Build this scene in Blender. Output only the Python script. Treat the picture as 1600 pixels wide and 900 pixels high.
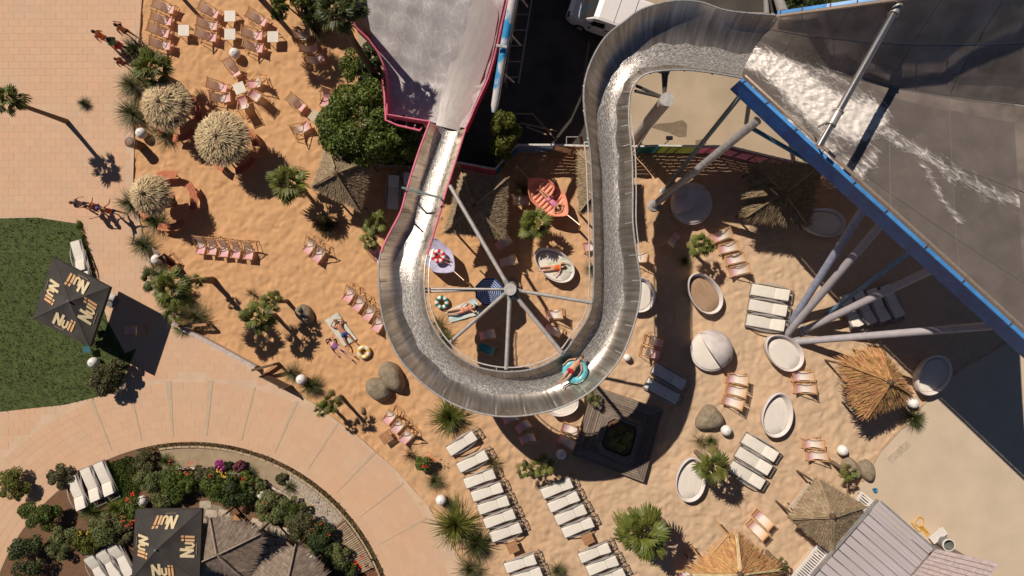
import bpy, math, random
import numpy as np
from mathutils import Vector, Matrix, noise
random.seed(7); rng = np.random.default_rng(7)
R = math.radians
scene = bpy.context.scene
for o in list(bpy.data.objects): bpy.data.objects.remove(o)
col = scene.collection
# ---------------------------------------------------------------- camera, sky, sun, exposure
CAMH, PPM = 33.0, 27.0            # drone height (m), photograph pixels per metre at ground level
cam = bpy.data.cameras.new('camera'); co = bpy.data.objects.new('camera', cam); col.objects.link(co)
co.location = (0, 0, CAMH); co.rotation_euler = (0, 0, 0)
cam.sensor_width = 36; cam.lens = CAMH * PPM / 1600 * 36; cam.clip_end = 2000; cam.clip_start = .5
scene.camera = co
SD = Vector((.67, -.74, 0)).normalized(); EL = R(45)
world = bpy.data.worlds.new("World"); scene.world = world; world.use_nodes = True
wn = world.node_tree; bg = wn.nodes['Background']
sky = wn.nodes.new('ShaderNodeTexSky'); sky.sky_type = 'NISHITA'; sky.sun_disc = False
sky.sun_elevation = EL; sky.sun_rotation = math.atan2(-SD.x, -SD.y)
sky.altitude = 1500; sky.air_density = .55; sky.dust_density = .3; sky.ozone_density = 1.2
wn.links.new(sky.outputs[0], bg.inputs[0]); bg.inputs[1].default_value = 0.052
sl = bpy.data.lights.new('sun', 'SUN'); sl.energy = 5.0; sl.angle = R(.5); sl.color = (1, .90, .77)
so = bpy.data.objects.new('sun', sl); col.objects.link(so)
so.rotation_euler = Vector((SD.x * math.cos(EL), SD.y * math.cos(EL), -math.sin(EL))).to_track_quat('-Z', 'Y').to_euler()
scene.view_settings.view_transform = 'Standard'; scene.view_settings.look = 'None'
scene.view_settings.exposure = -0.14; scene.view_settings.gamma = 1
scene.render.engine = 'CYCLES'

def P(px, py, z=0.0):
    k = (1 - z / CAMH) / PPM
    return Vector(((px - 800) * k, (450 - py) * k, z))
# ---------------------------------------------------------------- materials
def nd(nt, t, **kw):
    n = nt.nodes.new(t)
    for k, v in kw.items(): setattr(n, k, v)
    return n
MATS = {}
def mat(name, c, rough=.75, metal=0, var=.18, scale=5, bump=0, bscale=25, rnd=0, c2=None, island=0,
        stretch=(1, 1, 1), coord='Object', trans=0, detail=4, spec=.4, bdist=.02, rp_=(.3, .7)):
    if name in MATS: return MATS[name]
    m = bpy.data.materials.new(name); m.use_nodes = True; nt = m.node_tree
    b = nt.nodes['Principled BSDF']; b.inputs['Roughness'].default_value = rough
    b.inputs['Metallic'].default_value = metal; b.inputs['Specular IOR Level'].default_value = spec
    tc = nd(nt, 'ShaderNodeTexCoord'); mp = nd(nt, 'ShaderNodeMapping'); mp.inputs['Scale'].default_value = stretch
    nt.links.new(tc.outputs[coord] if coord != 'World' else nd(nt, 'ShaderNodeNewGeometry').outputs['Position'], mp.inputs[0])
    no = nd(nt, 'ShaderNodeTexNoise'); no.inputs['Scale'].default_value = scale; no.inputs['Detail'].default_value = detail
    nt.links.new(mp.outputs[0], no.inputs['Vector'])
    rp = nd(nt, 'ShaderNodeValToRGB'); rp.color_ramp.elements[0].position, rp.color_ramp.elements[1].position = rp_
    if c2 is None:
        a = [x * (1 - var) for x in c]; d = [min(1, x * (1 + var)) for x in c]
    else: a, d = c, c2
    rp.color_ramp.elements[0].color = (*a, 1); rp.color_ramp.elements[1].color = (*d, 1)
    nt.links.new(no.outputs['Fac'], rp.inputs[0]); out = rp.outputs[0]
    if rnd or island:
        hv = nd(nt, 'ShaderNodeHueSaturation'); mr = nd(nt, 'ShaderNodeMapRange')
        amt = rnd or island
        mr.inputs['To Min'].default_value = 1 - amt; mr.inputs['To Max'].default_value = 1 + amt
        if island:
            g = nd(nt, 'ShaderNodeNewGeometry'); src = g.outputs['Random Per Island']
        else:
            g = nd(nt, 'ShaderNodeObjectInfo'); src = g.outputs['Random']
        nt.links.new(src, mr.inputs['Value']); nt.links.new(mr.outputs[0], hv.inputs['Value'])
        m2 = nd(nt, 'ShaderNodeMapRange'); m2.inputs['To Min'].default_value = .5 - amt * .06; m2.inputs['To Max'].default_value = .5 + amt * .06
        mm = nd(nt, 'ShaderNodeMath', operation='FRACT'); mk = nd(nt, 'ShaderNodeMath', operation='MULTIPLY'); mk.inputs[1].default_value = 7.31
        nt.links.new(src, mk.inputs[0]); nt.links.new(mk.outputs[0], mm.inputs[0]); nt.links.new(mm.outputs[0], m2.inputs['Value'])
        nt.links.new(m2.outputs[0], hv.inputs['Hue'])
        nt.links.new(out, hv.inputs['Color']); out = hv.outputs[0]
    nt.links.new(out, b.inputs['Base Color'])
    if bump:
        nb = nd(nt, 'ShaderNodeTexNoise'); nb.inputs['Scale'].default_value = bscale; nb.inputs['Detail'].default_value = 3
        nt.links.new(mp.outputs[0], nb.inputs['Vector'])
        bm = nd(nt, 'ShaderNodeBump'); bm.inputs['Strength'].default_value = bump; bm.inputs['Distance'].default_value = bdist
        nt.links.new(nb.outputs['Fac'], bm.inputs['Height']); nt.links.new(bm.outputs[0], b.inputs['Normal'])
    if trans:
        tr = nd(nt, 'ShaderNodeBsdfTranslucent'); mx = nd(nt, 'ShaderNodeMixShader'); mx.inputs[0].default_value = trans
        nt.links.new(out, tr.inputs[0]); nt.links.new(b.outputs[0], mx.inputs[1]); nt.links.new(tr.outputs[0], mx.inputs[2])
        nt.links.new(mx.outputs[0], nt.nodes['Material Output'].inputs[0])
    MATS[name] = m; return m
def ramp_uv(name, stops, rough=.8, axis=0, trans=0, wob=.1, wscale=3):
    m = bpy.data.materials.new(name); m.use_nodes = True; nt = m.node_tree; b = nt.nodes['Principled BSDF']
    b.inputs['Roughness'].default_value = rough
    tc = nd(nt, 'ShaderNodeTexCoord'); sp = nd(nt, 'ShaderNodeSeparateXYZ'); nt.links.new(tc.outputs['UV'], sp.inputs[0])
    oi = nd(nt, 'ShaderNodeObjectInfo'); va = nd(nt, 'ShaderNodeVectorMath', operation='ADD')
    nt.links.new(tc.outputs['Object'], va.inputs[0])
    ml = nd(nt, 'ShaderNodeMath', operation='MULTIPLY'); ml.inputs[1].default_value = 50
    nt.links.new(oi.outputs['Random'], ml.inputs[0]); nt.links.new(ml.outputs[0], va.inputs[1])
    no = nd(nt, 'ShaderNodeTexNoise'); no.inputs['Scale'].default_value = wscale; nt.links.new(va.outputs[0], no.inputs['Vector'])
    mr = nd(nt, 'ShaderNodeMapRange'); mr.inputs['To Min'].default_value = -wob * 2; mr.inputs['To Max'].default_value = wob * 2
    nt.links.new(no.outputs['Fac'], mr.inputs['Value'])
    ad = nd(nt, 'ShaderNodeMath', operation='ADD'); nt.links.new(sp.outputs[axis], ad.inputs[0]); nt.links.new(mr.outputs[0], ad.inputs[1])
    rp = nd(nt, 'ShaderNodeValToRGB'); el = rp.color_ramp.elements
    el[0].position, el[0].color = stops[0][0], (*stops[0][1], 1); el[1].position, el[1].color = stops[-1][0], (*stops[-1][1], 1)
    for p_, c_ in stops[1:-1]:
        e = el.new(p_); e.color = (*c_, 1)
    nt.links.new(ad.outputs[0], rp.inputs[0]); nt.links.new(rp.outputs[0], b.inputs['Base Color'])
    if trans:
        tr = nd(nt, 'ShaderNodeBsdfTranslucent'); mx = nd(nt, 'ShaderNodeMixShader'); mx.inputs[0].default_value = trans
        nt.links.new(rp.outputs[0], tr.inputs[0]); nt.links.new(b.outputs[0], mx.inputs[1]); nt.links.new(tr.outputs[0], mx.inputs[2])
        nt.links.new(mx.outputs[0], nt.nodes['Material Output'].inputs[0])
    return m
# palette
def sand_mat():
    m = bpy.data.materials.new('sand'); m.use_nodes = True; nt = m.node_tree; b = nt.nodes['Principled BSDF']
    b.inputs['Roughness'].default_value = .95; b.inputs['Specular IOR Level'].default_value = .1
    tc = nd(nt, 'ShaderNodeTexCoord')
    n1 = nd(nt, 'ShaderNodeTexNoise'); n1.inputs['Scale'].default_value = .09; n1.inputs['Detail'].default_value = 3
    n2 = nd(nt, 'ShaderNodeTexNoise'); n2.inputs['Scale'].default_value = 3.5; n2.inputs['Detail'].default_value = 8
    n3 = nd(nt, 'ShaderNodeTexNoise'); n3.inputs['Scale'].default_value = 45; n3.inputs['Detail'].default_value = 4
    for n in (n1, n2, n3): nt.links.new(tc.outputs['Object'], n.inputs['Vector'])
    sp = nd(nt, 'ShaderNodeSeparateXYZ'); nt.links.new(tc.outputs['Object'], sp.inputs[0])
    # colour blends from orange to paler towards the east and south, broken by noise
    mr = nd(nt, 'ShaderNodeMapRange'); mr.inputs['From Min'].default_value = -4; mr.inputs['From Max'].default_value = 14
    a = nd(nt, 'ShaderNodeMath', operation='MULTIPLY_ADD'); a.inputs[1].default_value = 14; 
    nt.links.new(n1.outputs['Fac'], a.inputs[0]); s2 = nd(nt, 'ShaderNodeMath', operation='MULTIPLY_ADD'); s2.inputs[1].default_value = -.55
    nt.links.new(sp.outputs[1], s2.inputs[0]); s3 = nd(nt, 'ShaderNodeMath', operation='SUBTRACT'); s3.inputs[1].default_value = 7
    nt.links.new(sp.outputs[0], s3.inputs[0]); nt.links.new(s3.outputs[0], s2.inputs[2]); nt.links.new(s2.outputs[0], a.inputs[2])
    nt.links.new(a.outputs[0], mr.inputs['Value'])
    mx = nd(nt, 'ShaderNodeMixRGB'); mx.inputs[1].default_value = (.62, .36, .185, 1); mx.inputs[2].default_value = (.59, .42, .28, 1)
    nt.links.new(mr.outputs[0], mx.inputs[0])
    m2 = nd(nt, 'ShaderNodeMixRGB', blend_type='MULTIPLY'); m2.inputs[0].default_value = 1
    r2 = nd(nt, 'ShaderNodeValToRGB'); r2.color_ramp.elements[0].position = .3; r2.color_ramp.elements[0].color = (.92, .91, .90, 1)
    r2.color_ramp.elements[1].position = .68; r2.color_ramp.elements[1].color = (1.0, 1, 1, 1)
    nt.links.new(n2.outputs['Fac'], r2.inputs[0]); nt.links.new(mx.outputs[0], m2.inputs[1]); nt.links.new(r2.outputs[0], m2.inputs[2])
    nt.links.new(m2.outputs[0], b.inputs['Base Color'])
    bp = nd(nt, 'ShaderNodeBump'); bp.inputs['Strength'].default_value = .35; bp.inputs['Distance'].default_value = .02
    nt.links.new(n3.outputs['Fac'], bp.inputs['Height']); nt.links.new(bp.outputs[0], b.inputs['Normal'])
    return m
M_sand = sand_mat()
M_paver = mat('paver', (.60, .405, .275), .85, scale=.55, rnd=.03, c2=(.64, .39, .245), bump=.15, bscale=40, coord='World', detail=8)
M_paver_i = mat('paver_set', (.60, .405, .275), .85, scale=.55, island=.03, c2=(.64, .39, .245), bump=.15, bscale=40, coord='World', detail=8)
M_paver_grey = mat('paver_grey', (.50, .385, .275), .85, rnd=.06, scale=4)
M_mortar = mat('mortar', (.61, .43, .30), .9, var=.08, scale=1, coord='World')
M_concrete = mat('concrete', (.43, .335, .235), .9, var=.12, scale=.5, bump=.1)
M_patch = mat('damp_concrete', (.20, .15, .10), .9, scale=4)
M_asphalt = mat('asphalt', (.06, .052, .045), .9, var=.4, scale=.6, bump=.2)
M_grass = mat('grass', (.04, .060, .014), .9, c2=(.075, .10, .025), scale=3, island=.3)
M_soil = mat('soil', (.17, .09, .05), .95, scale=8, bump=.6, bscale=30)
M_gravel = mat('gravel', (.42, .35, .28), .9, island=.3, scale=9)
M_dirt = mat('dirt', (.40, .30, .20), .95, c2=(.30, .22, .14), scale=2, bump=.5, bscale=18)
M_wood = mat('pine_wood', (.60, .37, .18), .7, c2=(.50, .28, .12), scale=12, stretch=(1, 6, 6))
M_wood_dark = mat('dark_wood', (.12, .075, .045), .7, scale=10, stretch=(1, 5, 5))
M_wood_table = mat('table_wood', (.47, .25, .13), .7, c2=(.37, .19, .09), scale=8, stretch=(1, 6, 1), rnd=.15)
M_deck = mat('deck_wood', (.27, .21, .165), .8, c2=(.20, .155, .12), scale=6, rnd=.25)
M_terra = mat('terracotta_paint', (.52, .165, .075), .7, scale=5, rnd=.15)
M_cushion = mat('white_cushion', (.76, .70, .62), .85, var=.05, scale=3, bump=.12, bscale=8, rnd=.05)
M_frame = mat('grey_metal', (.33, .30, .28), .45, metal=.5, scale=20)
M_wicker = mat('white_shell', (.70, .63, .60), .5, var=.05, scale=6, spec=.3)
M_globe = mat('globe_white', (.80, .76, .73), .35, var=.03, scale=4)
M_steel = mat('galvanised', (.40, .385, .38), .42, metal=.35, scale=8, var=.25)
M_conc_leg = mat('painted_leg', (.42, .39, .42), .55, scale=3, var=.2, c2=(.36, .32, .33))
M_blue = mat('blue_paint', (.012, .10, .36), .45, scale=2, var=.25)
M_bluelight = mat('blue_light_paint', (.06, .25, .60), .4, scale=2, var=.2)
M_pink = mat('pink_paint', (.70, .13, .22), .45, scale=2, var=.15)
M_crimson = mat('crimson_paint', (.50, .03, .075), .5, scale=2, var=.2)
M_rail = mat('beige_rail', (.50, .38, .29), .35, metal=.5, scale=12)
M_straw_g = mat('straw_grey', (.42, .315, .20), .95, scale=3, island=.40, c2=(.27, .19, .115))
M_straw_y = mat('straw_yellow', (.68, .53, .33), .95, scale=3, island=.36, c2=(.50, .37, .20))
M_straw_o = mat('straw_orange', (.54, .305, .13), .95, scale=3, island=.40, c2=(.38, .19, .08))
M_straw_d = mat('straw_base', (.20, .14, .08), .95, scale=7)
M_reed = mat('reed', (.29, .22, .17), .9, scale=4, island=.38, c2=(.20, .15, .115))
M_black = mat('black_canvas', (.052, .045, .041), .85, scale=1.5, var=.2)
M_gold = ramp_uv('gold_print', [(0, (.72, .58, .36)), (.55, (.70, .50, .27)), (1, (.72, .36, .16))], wob=.02)
M_stone = mat('boulder_stone', (.33, .26, .18), .9, c2=(.20, .16, .11), scale=5, detail=14, bump=.9, bscale=14, bdist=.05)
M_bark = mat('palm_bark', (.20, .14, .09), .95, scale=9, stretch=(1, 1, 5), bump=.8, bscale=16)
M_leaf = mat('leaf_green', (.085, .13, .022), .6, c2=(.16, .195, .034), scale=1.2, island=.45, trans=.25)
M_leaf_y = mat('leaf_yellow', (.13, .16, .025), .6, c2=(.20, .20, .035), scale=1.2, island=.4, trans=.25)
M_leaf_d = mat('leaf_dark', (.04, .062, .018), .6, c2=(.075, .10, .025), scale=1.2, island=.45, trans=.2)
M_leaf_o = mat('leaf_olive', (.115, .12, .05), .7, c2=(.17, .15, .065), scale=1.2, island=.4, trans=.2)
M_leaf_s = mat('leaf_silver', (.21, .225, .085), .7, c2=(.12, .15, .05), scale=1.2, island=.35, trans=.2)
M_frond = mat('frond_green', (.105, .135, .025), .5, c2=(.17, .18, .035), scale=4, rnd=.30, trans=.25)
M_frond_d = mat('frond_dark', (.065, .085, .022), .5, c2=(.11, .12, .035), scale=4, rnd=.35, trans=.25)
M_frond_dry = mat('frond_dry', (.26, .19, .08), .8, c2=(.18, .16, .05), scale=4, rnd=.35, trans=.2)
M_redfl = mat('red_petal', (.65, .03, .02), .6, island=.2); M_yelfl = mat('yellow_petal', (.70, .38, .04), .6, island=.2)
M_magfl = mat('magenta_petal', (.40, .04, .25), .6, island=.3); M_pinkfl = mat('pink_petal', (.75, .35, .38), .6, island=.3)
M_skin = mat('skin', (.60, .315, .20), .55, var=.06, scale=3); M_skin_t = mat('tan_skin', (.46, .20, .11), .55, var=.06, scale=3)
M_skin_p = mat('light_skin', (.68, .40, .28), .55, var=.06, scale=3)
M_hair = mat('dark_hair', (.035, .02, .014), .6); M_hair_b = mat('brown_hair', (.13, .06, .03), .6)
def cloth(n, c, **k): return mat(n, c, .8, var=.12, scale=7, **k)
M_white = mat('white_paint', (.74, .70, .68), .5, var=.05)
M_van = mat('van_paint', (.74, .70, .69), .25, var=.03, spec=.6); M_glass = mat('dark_glass', (.012, .012, .014), .08, spec=.8)
M_rubber = mat('rubber', (.02, .02, .02), .8)
def metal_slide():
    m = bpy.data.materials.new('slide_steel'); m.use_nodes = True; nt = m.node_tree; b = nt.nodes['Principled BSDF']
    b.inputs['Metallic'].default_value = .86; b.inputs['Roughness'].default_value = .36
    tc = nd(nt, 'ShaderNodeTexCoord'); mp = nd(nt, 'ShaderNodeMapping'); mp.inputs['Scale'].default_value = (5.0, .55, 1)
    nt.links.new(tc.outputs['UV'], mp.inputs[0])
    n = nd(nt, 'ShaderNodeTexNoise'); n.inputs['Scale'].default_value = 1; n.inputs['Detail'].default_value = 7; n.inputs['Roughness'].default_value = .7
    nt.links.new(mp.outputs[0], n.inputs['Vector'])
    n2 = nd(nt, 'ShaderNodeTexNoise'); n2.inputs['Scale'].default_value = 1.1; n2.inputs['Detail'].default_value = 5; nt.links.new(tc.outputs['UV'], n2.inputs['Vector'])
    r = nd(nt, 'ShaderNodeValToRGB'); r.color_ramp.elements[0].position = .34; r.color_ramp.elements[0].color = (.40, .34, .28, 1)
    r.color_ramp.elements[1].position = .66; r.color_ramp.elements[1].color = (.80, .73, .67, 1); nt.links.new(n.outputs['Fac'], r.inputs[0])
    r2 = nd(nt, 'ShaderNodeValToRGB'); r2.color_ramp.elements[0].position = .3; r2.color_ramp.elements[0].color = (.74, .69, .62, 1)
    r2.color_ramp.elements[1].position = .65; r2.color_ramp.elements[1].color = (1, 1, 1, 1); nt.links.new(n2.outputs['Fac'], r2.inputs[0])
    mx = nd(nt, 'ShaderNodeMixRGB', blend_type='MULTIPLY'); mx.inputs[0].default_value = 1
    nt.links.new(r.outputs[0], mx.inputs[1]); nt.links.new(r2.outputs[0], mx.inputs[2]); nt.links.new(mx.outputs[0], b.inputs['Base Color'])
    mr = nd(nt, 'ShaderNodeMapRange'); mr.inputs['To Min'].default_value = .20; mr.inputs['To Max'].default_value = .40
    nt.links.new(n.outputs['Fac'], mr.inputs['Value']); nt.links.new(mr.outputs[0], b.inputs['Roughness'])
    bp = nd(nt, 'ShaderNodeBump'); bp.inputs['Strength'].default_value = .25; bp.inputs['Distance'].default_value = .01
    nt.links.new(n.outputs['Fac'], bp.inputs['Height']); nt.links.new(bp.outputs[0], b.inputs['Normal'])
    return m
def water_mat(name, stretch, foamlo, foamhi, white=(.62, .57, .54), film=(.33, .29, .27), uv=True, attr=None, bumps=.6, scale=1.0, web=False, alpha=1.0, wet=0, rot=None):
    """thin running water: clear glossy film with white broken foam where it is aerated"""
    m = bpy.data.materials.new(name); m.use_nodes = True; nt = m.node_tree; b = nt.nodes['Principled BSDF']
    tc = nd(nt, 'ShaderNodeTexCoord'); mp = nd(nt, 'ShaderNodeMapping'); mp.inputs['Scale'].default_value = stretch
    nt.links.new(tc.outputs['UV' if uv else 'Object'], mp.inputs[0])
    if rot is not None: mp.vector_type = 'TEXTURE'; mp.inputs['Rotation'].default_value = (0, 0, R(rot))
    n = nd(nt, 'ShaderNodeTexNoise'); n.inputs['Scale'].default_value = scale; n.inputs['Detail'].default_value = 9; n.inputs['Roughness'].default_value = .72
    n.inputs['Distortion'].default_value = .7
    nt.links.new(mp.outputs[0], n.inputs['Vector']); fac = n.outputs['Fac']
    if web:
        v = nd(nt, 'ShaderNodeTexVoronoi', feature='DISTANCE_TO_EDGE'); v.inputs['Scale'].default_value = web
        dn = nd(nt, 'ShaderNodeTexNoise'); dn.inputs['Scale'].default_value = 1.6; dn.inputs['Detail'].default_value = 4; nt.links.new(mp.outputs[0], dn.inputs['Vector'])
        vm = nd(nt, 'ShaderNodeMixRGB', blend_type='LINEAR_LIGHT'); vm.inputs[0].default_value = .35
        nt.links.new(mp.outputs[0], vm.inputs[1]); nt.links.new(dn.outputs['Color'], vm.inputs[2]); nt.links.new(vm.outputs[0], v.inputs['Vector'])
        mr0 = nd(nt, 'ShaderNodeMapRange'); mr0.inputs['From Max'].default_value = .09; mr0.inputs['To Min'].default_value = .34; mr0.inputs['To Max'].default_value = 0
        nt.links.new(v.outputs['Distance'], mr0.inputs['Value'])
        ml = nd(nt, 'ShaderNodeMath', operation='MULTIPLY'); nt.links.new(mr0.outputs[0], ml.inputs[0]); nt.links.new(n.outputs['Fac'], ml.inputs[1])
        ad0 = nd(nt, 'ShaderNodeMath', operation='ADD'); nt.links.new(ml.outputs[0], ad0.inputs[0]); nt.links.new(fac, ad0.inputs[1]); fac = ad0.outputs[0]
    if attr:
        at = nd(nt, 'ShaderNodeAttribute', attribute_name=attr); ad = nd(nt, 'ShaderNodeMath', operation='ADD')
        sb = nd(nt, 'ShaderNodeMath', operation='MULTIPLY_ADD'); sb.inputs[1].default_value = .8; sb.inputs[2].default_value = -.4
        nt.links.new(at.outputs['Fac'], sb.inputs[0]); nt.links.new(sb.outputs[0], ad.inputs[0]); nt.links.new(fac, ad.inputs[1]); fac = ad.outputs[0]
    mr = nd(nt, 'ShaderNodeMapRange'); mr.inputs['From Min'].default_value = foamlo; mr.inputs['From Max'].default_value = foamhi
    nt.links.new(fac, mr.inputs['Value'])
    mx = nd(nt, 'ShaderNodeMixRGB'); mx.inputs[1].default_value = (*film, 1); mx.inputs[2].default_value = (*white, 1)
    nt.links.new(mr.outputs[0], mx.inputs[0]); nt.links.new(mx.outputs[0], b.inputs['Base Color'])
    rr = nd(nt, 'ShaderNodeMapRange'); rr.inputs['To Min'].default_value = .18; rr.inputs['To Max'].default_value = .6
    nt.links.new(mr.outputs[0], rr.inputs['Value']); nt.links.new(rr.outputs[0], b.inputs['Roughness'])
    bp = nd(nt, 'ShaderNodeBump'); bp.inputs['Strength'].default_value = bumps; bp.inputs['Distance'].default_value = .05
    nt.links.new(fac, bp.inputs['Height']); nt.links.new(bp.outputs[0], b.inputs['Normal'])
    if alpha < 1:
        ar = nd(nt, 'ShaderNodeMapRange'); ar.inputs['To Min'].default_value = alpha; ar.inputs['To Max'].default_value = 1
        nt.links.new(mr.outputs[0], ar.inputs['Value']); nt.links.new(ar.outputs[0], b.inputs['Alpha'])
    if wet: b.inputs['Metallic'].default_value = wet
    return m
M_slide = metal_slide()
# ---------------------------------------------------------------- mesh helpers
class MB:
    def __init__(s): s.v = []; s.f = []; s.uv = []
    def quad(s, a, b, c, d, uv=None):
        i = len(s.v); s.v += [tuple(a), tuple(b), tuple(c), tuple(d)]; s.f.append((i, i + 1, i + 2, i + 3)); return s
    def poly(s, pts):
        i = len(s.v); s.v += [tuple(p) for p in pts]; s.f.append(tuple(range(i, i + len(pts)))); return s
    def box(s, c, size, rot=None, rz=0):
        M = rot if rot is not None else Matrix.Rotation(rz, 3, 'Z')
        c = Vector(c); hx, hy, hz = [q / 2 for q in size]; i = len(s.v)
        for x, y, z in ((-1, -1, -1), (1, -1, -1), (1, 1, -1), (-1, 1, -1), (-1, -1, 1), (1, -1, 1), (1, 1, 1), (-1, 1, 1)):
            s.v.append(tuple(c + M @ Vector((x * hx, y * hy, z * hz))))
        s.f += [tuple(i + k for k in q) for q in ((0, 3, 2, 1), (4, 5, 6, 7), (0, 1, 5, 4), (1, 2, 6, 5), (2, 3, 7, 6), (3, 0, 4, 7))]
        return s
    def bar(s, a, b, w, h=None):
        a, b = Vector(a), Vector(b); d = (b - a); L = d.length; q = d.to_track_quat('X', 'Z').to_matrix()
        return s.box((a + b) / 2, (L, w, h or w), rot=q)
    def tube(s, pts, r, n=8, caps=True, closed=False):
        pts = [Vector(p) for p in pts]; rs = r if isinstance(r, (list, tuple)) else [r] * len(pts); i0 = len(s.v); N = len(pts)
        up = None
        for k, p in enumerate(pts):
            if closed: d = (pts[(k + 1) % N] - pts[k - 1])
            else: d = (pts[min(k + 1, N - 1)] - pts[max(k - 1, 0)])
            d.normalize()
            if up is None:
                up = Vector((0, 0, 1)) if abs(d.z) < .9 else Vector((1, 0, 0))
            x = d.cross(up).normalized(); y = x.cross(d).normalized(); up = y
            for j in range(n):
                a = 2 * math.pi * j / n; s.v.append(tuple(p + (x * math.cos(a) + y * math.sin(a)) * rs[k]))
        for k in range(N if closed else N - 1):
            k2 = (k + 1) % N
            for j in range(n):
                s.f.append((i0 + k * n + j, i0 + k * n + (j + 1) % n, i0 + k2 * n + (j + 1) % n, i0 + k2 * n + j))
        if caps and not closed:
            s.f.append(tuple(i0 + j for j in range(n))[::-1]); s.f.append(tuple(i0 + (N - 1) * n + j for j in range(n)))
        return s
    def lathe(s, prof, n=20, c=(0, 0, 0), cap=True, sx=1, sy=1):
        i0 = len(s.v)
        for r, z in prof:
            for j in range(n):
                a = 2 * math.pi * j / n; s.v.append((c[0] + r * sx * math.cos(a), c[1] + r * sy * math.sin(a), c[2] + z))
        for k in range(len(prof) - 1):
            for j in range(n):
                s.f.append((i0 + k * n + j, i0 + k * n + (j + 1) % n, i0 + (k + 1) * n + (j + 1) % n, i0 + (k + 1) * n + j))
        if cap:
            s.f.append(tuple(i0 + j for j in range(n))[::-1]); s.f.append(tuple(i0 + (len(prof) - 1) * n + j for j in range(n)))
        return s
    def prism(s, pts, z0, z1):
        n = len(pts); i = len(s.v)
        ar = sum(pts[k][0] * pts[(k + 1) % n][1] - pts[(k + 1) % n][0] * pts[k][1] for k in range(n))
        if ar < 0: pts = list(pts)[::-1]
        s.v += [(p[0], p[1], z0) for p in pts] + [(p[0], p[1], z1) for p in pts]
        s.f.append(tuple(range(i, i + n))[::-1]); s.f.append(tuple(range(i + n, i + 2 * n)))
        for k in range(n): s.f.append((i + k, i + (k + 1) % n, i + n + (k + 1) % n, i + n + k))
        return s
    def grid(s, rows, closed=False):
        i0 = len(s.v); n = len(rows[0])
        for r in rows: s.v += [tuple(p) for p in r]
        for k in range(len(rows) - 1):
            for j in range(n if closed else n - 1):
                s.f.append((i0 + k * n + j, i0 + k * n + (j + 1) % n, i0 + (k + 1) * n + (j + 1) % n, i0 + (k + 1) * n + j))
        return s
    def mesh(s, name, m=None, smooth=False, uvs=None):
        me = bpy.data.meshes.new(name); me.from_pydata(s.v, [], s.f)
        if m: me.materials.append(m)
        if smooth: me.polygons.foreach_set('use_smooth', [True] * len(me.polygons))
        if uvs is not None:
            ul = me.uv_layers.new(name='UVMap'); li = np.empty(len(me.loops), dtype=np.int64); me.loops.foreach_get('vertex_index', li)
            ul.data.foreach_set('uv', np.asarray(uvs, dtype=np.float32)[li].ravel())
        me.update()
        if smooth and len(me.polygons) < 6000: me.set_sharp_from_angle(angle=R(42))
        return me
    def build(s, name, m, parent=None, smooth=False, uvs=None):
        return link(name, s.mesh(name, m, smooth, uvs), parent)
def link(name, me, parent=None):
    o = bpy.data.objects.new(name, me); col.objects.link(o)
    if parent is not None: o.parent = parent
    return o
def fast(name, V, F, m, parent=None, smooth=False):
    """V (n,3) and F (k,4) arrays to an object"""
    me = bpy.data.meshes.new(name); V = np.asarray(V, dtype=np.float32); F = np.asarray(F, dtype=np.int32)
    me.vertices.add(len(V)); me.vertices.foreach_set('co', V.ravel())
    k = F.shape[1]; me.loops.add(F.size); me.loops.foreach_set('vertex_index', F.ravel())
    me.polygons.add(len(F)); me.polygons.foreach_set('loop_start', np.arange(0, F.size, k, dtype=np.int32))
    me.polygons.foreach_set('loop_total', np.full(len(F), k, dtype=np.int32))
    if smooth: me.polygons.foreach_set('use_smooth', np.ones(len(F), dtype=bool))
    me.update(calc_edges=True); me.materials.append(m)
    return link(name, me, parent)
def thing(name, label, cat, loc=(0, 0, 0), rz=0, group=None):
    o = bpy.data.objects.new(name, None); col.objects.link(o); o.location = loc; o.rotation_euler = (0, 0, rz)
    o['label'] = label; o['category'] = cat; o.empty_display_size = .2
    if group: o['group'] = group
    return o
def tag(o, label, cat, group=None):
    o['label'] = label; o['category'] = cat
    if group: o['group'] = group
    return o
def struct(o): o['kind'] = 'structure'; return o
def stuff(o): o['kind'] = 'stuff'; return o
KIDS = {}
def copy_tree(root, parent=None):
    c = root.copy(); col.objects.link(c)
    if parent is not None: c.parent = parent
    for ch in kids_of(root): copy_tree(ch, c)
    return c
def kids_of(o):
    return [x for x in o.children]
def catmull(pts, sub=4):
    out = []; n = len(pts); pts = [np.array(p, float) for p in pts]
    for i in range(n - 1):
        p0, p1, p2, p3 = pts[max(i - 1, 0)], pts[i], pts[i + 1], pts[min(i + 2, n - 1)]
        for k in range(sub):
            t = k / sub
            out.append(.5 * ((2 * p1) + (-p0 + p2) * t + (2 * p0 - 5 * p1 + 4 * p2 - p3) * t * t + (-p0 + 3 * p1 - 3 * p2 + p3) * t ** 3))
    out.append(pts[-1]); return out
def pt_in(poly, x, y):
    ins = False; n = len(poly); j = n - 1
    for i in range(n):
        xi, yi = poly[i]; xj, yj = poly[j]
        if (yi > y) != (yj > y) and x < (xj - xi) * (y - yi) / (yj - yi) + xi: ins = not ins
        j = i
    return ins
def sheet(name, pxpts, z, m, thick=.04):
    pts = [P(*p) for p in pxpts]
    o = MB().prism([(p.x, p.y) for p in pts], z - thick, z).build(name, m); return struct(o)
def kids_of(o):
    k = o.name
    if k not in KIDS: KIDS[k] = list(o.children)
    return KIDS[k]
# ================================================================= SETTING
struct(MB().quad((-600, -600, -.3), (600, -600, -.3), (600, 600, -.3), (-600, 600, -.3)).build('ground', M_dirt))
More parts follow.
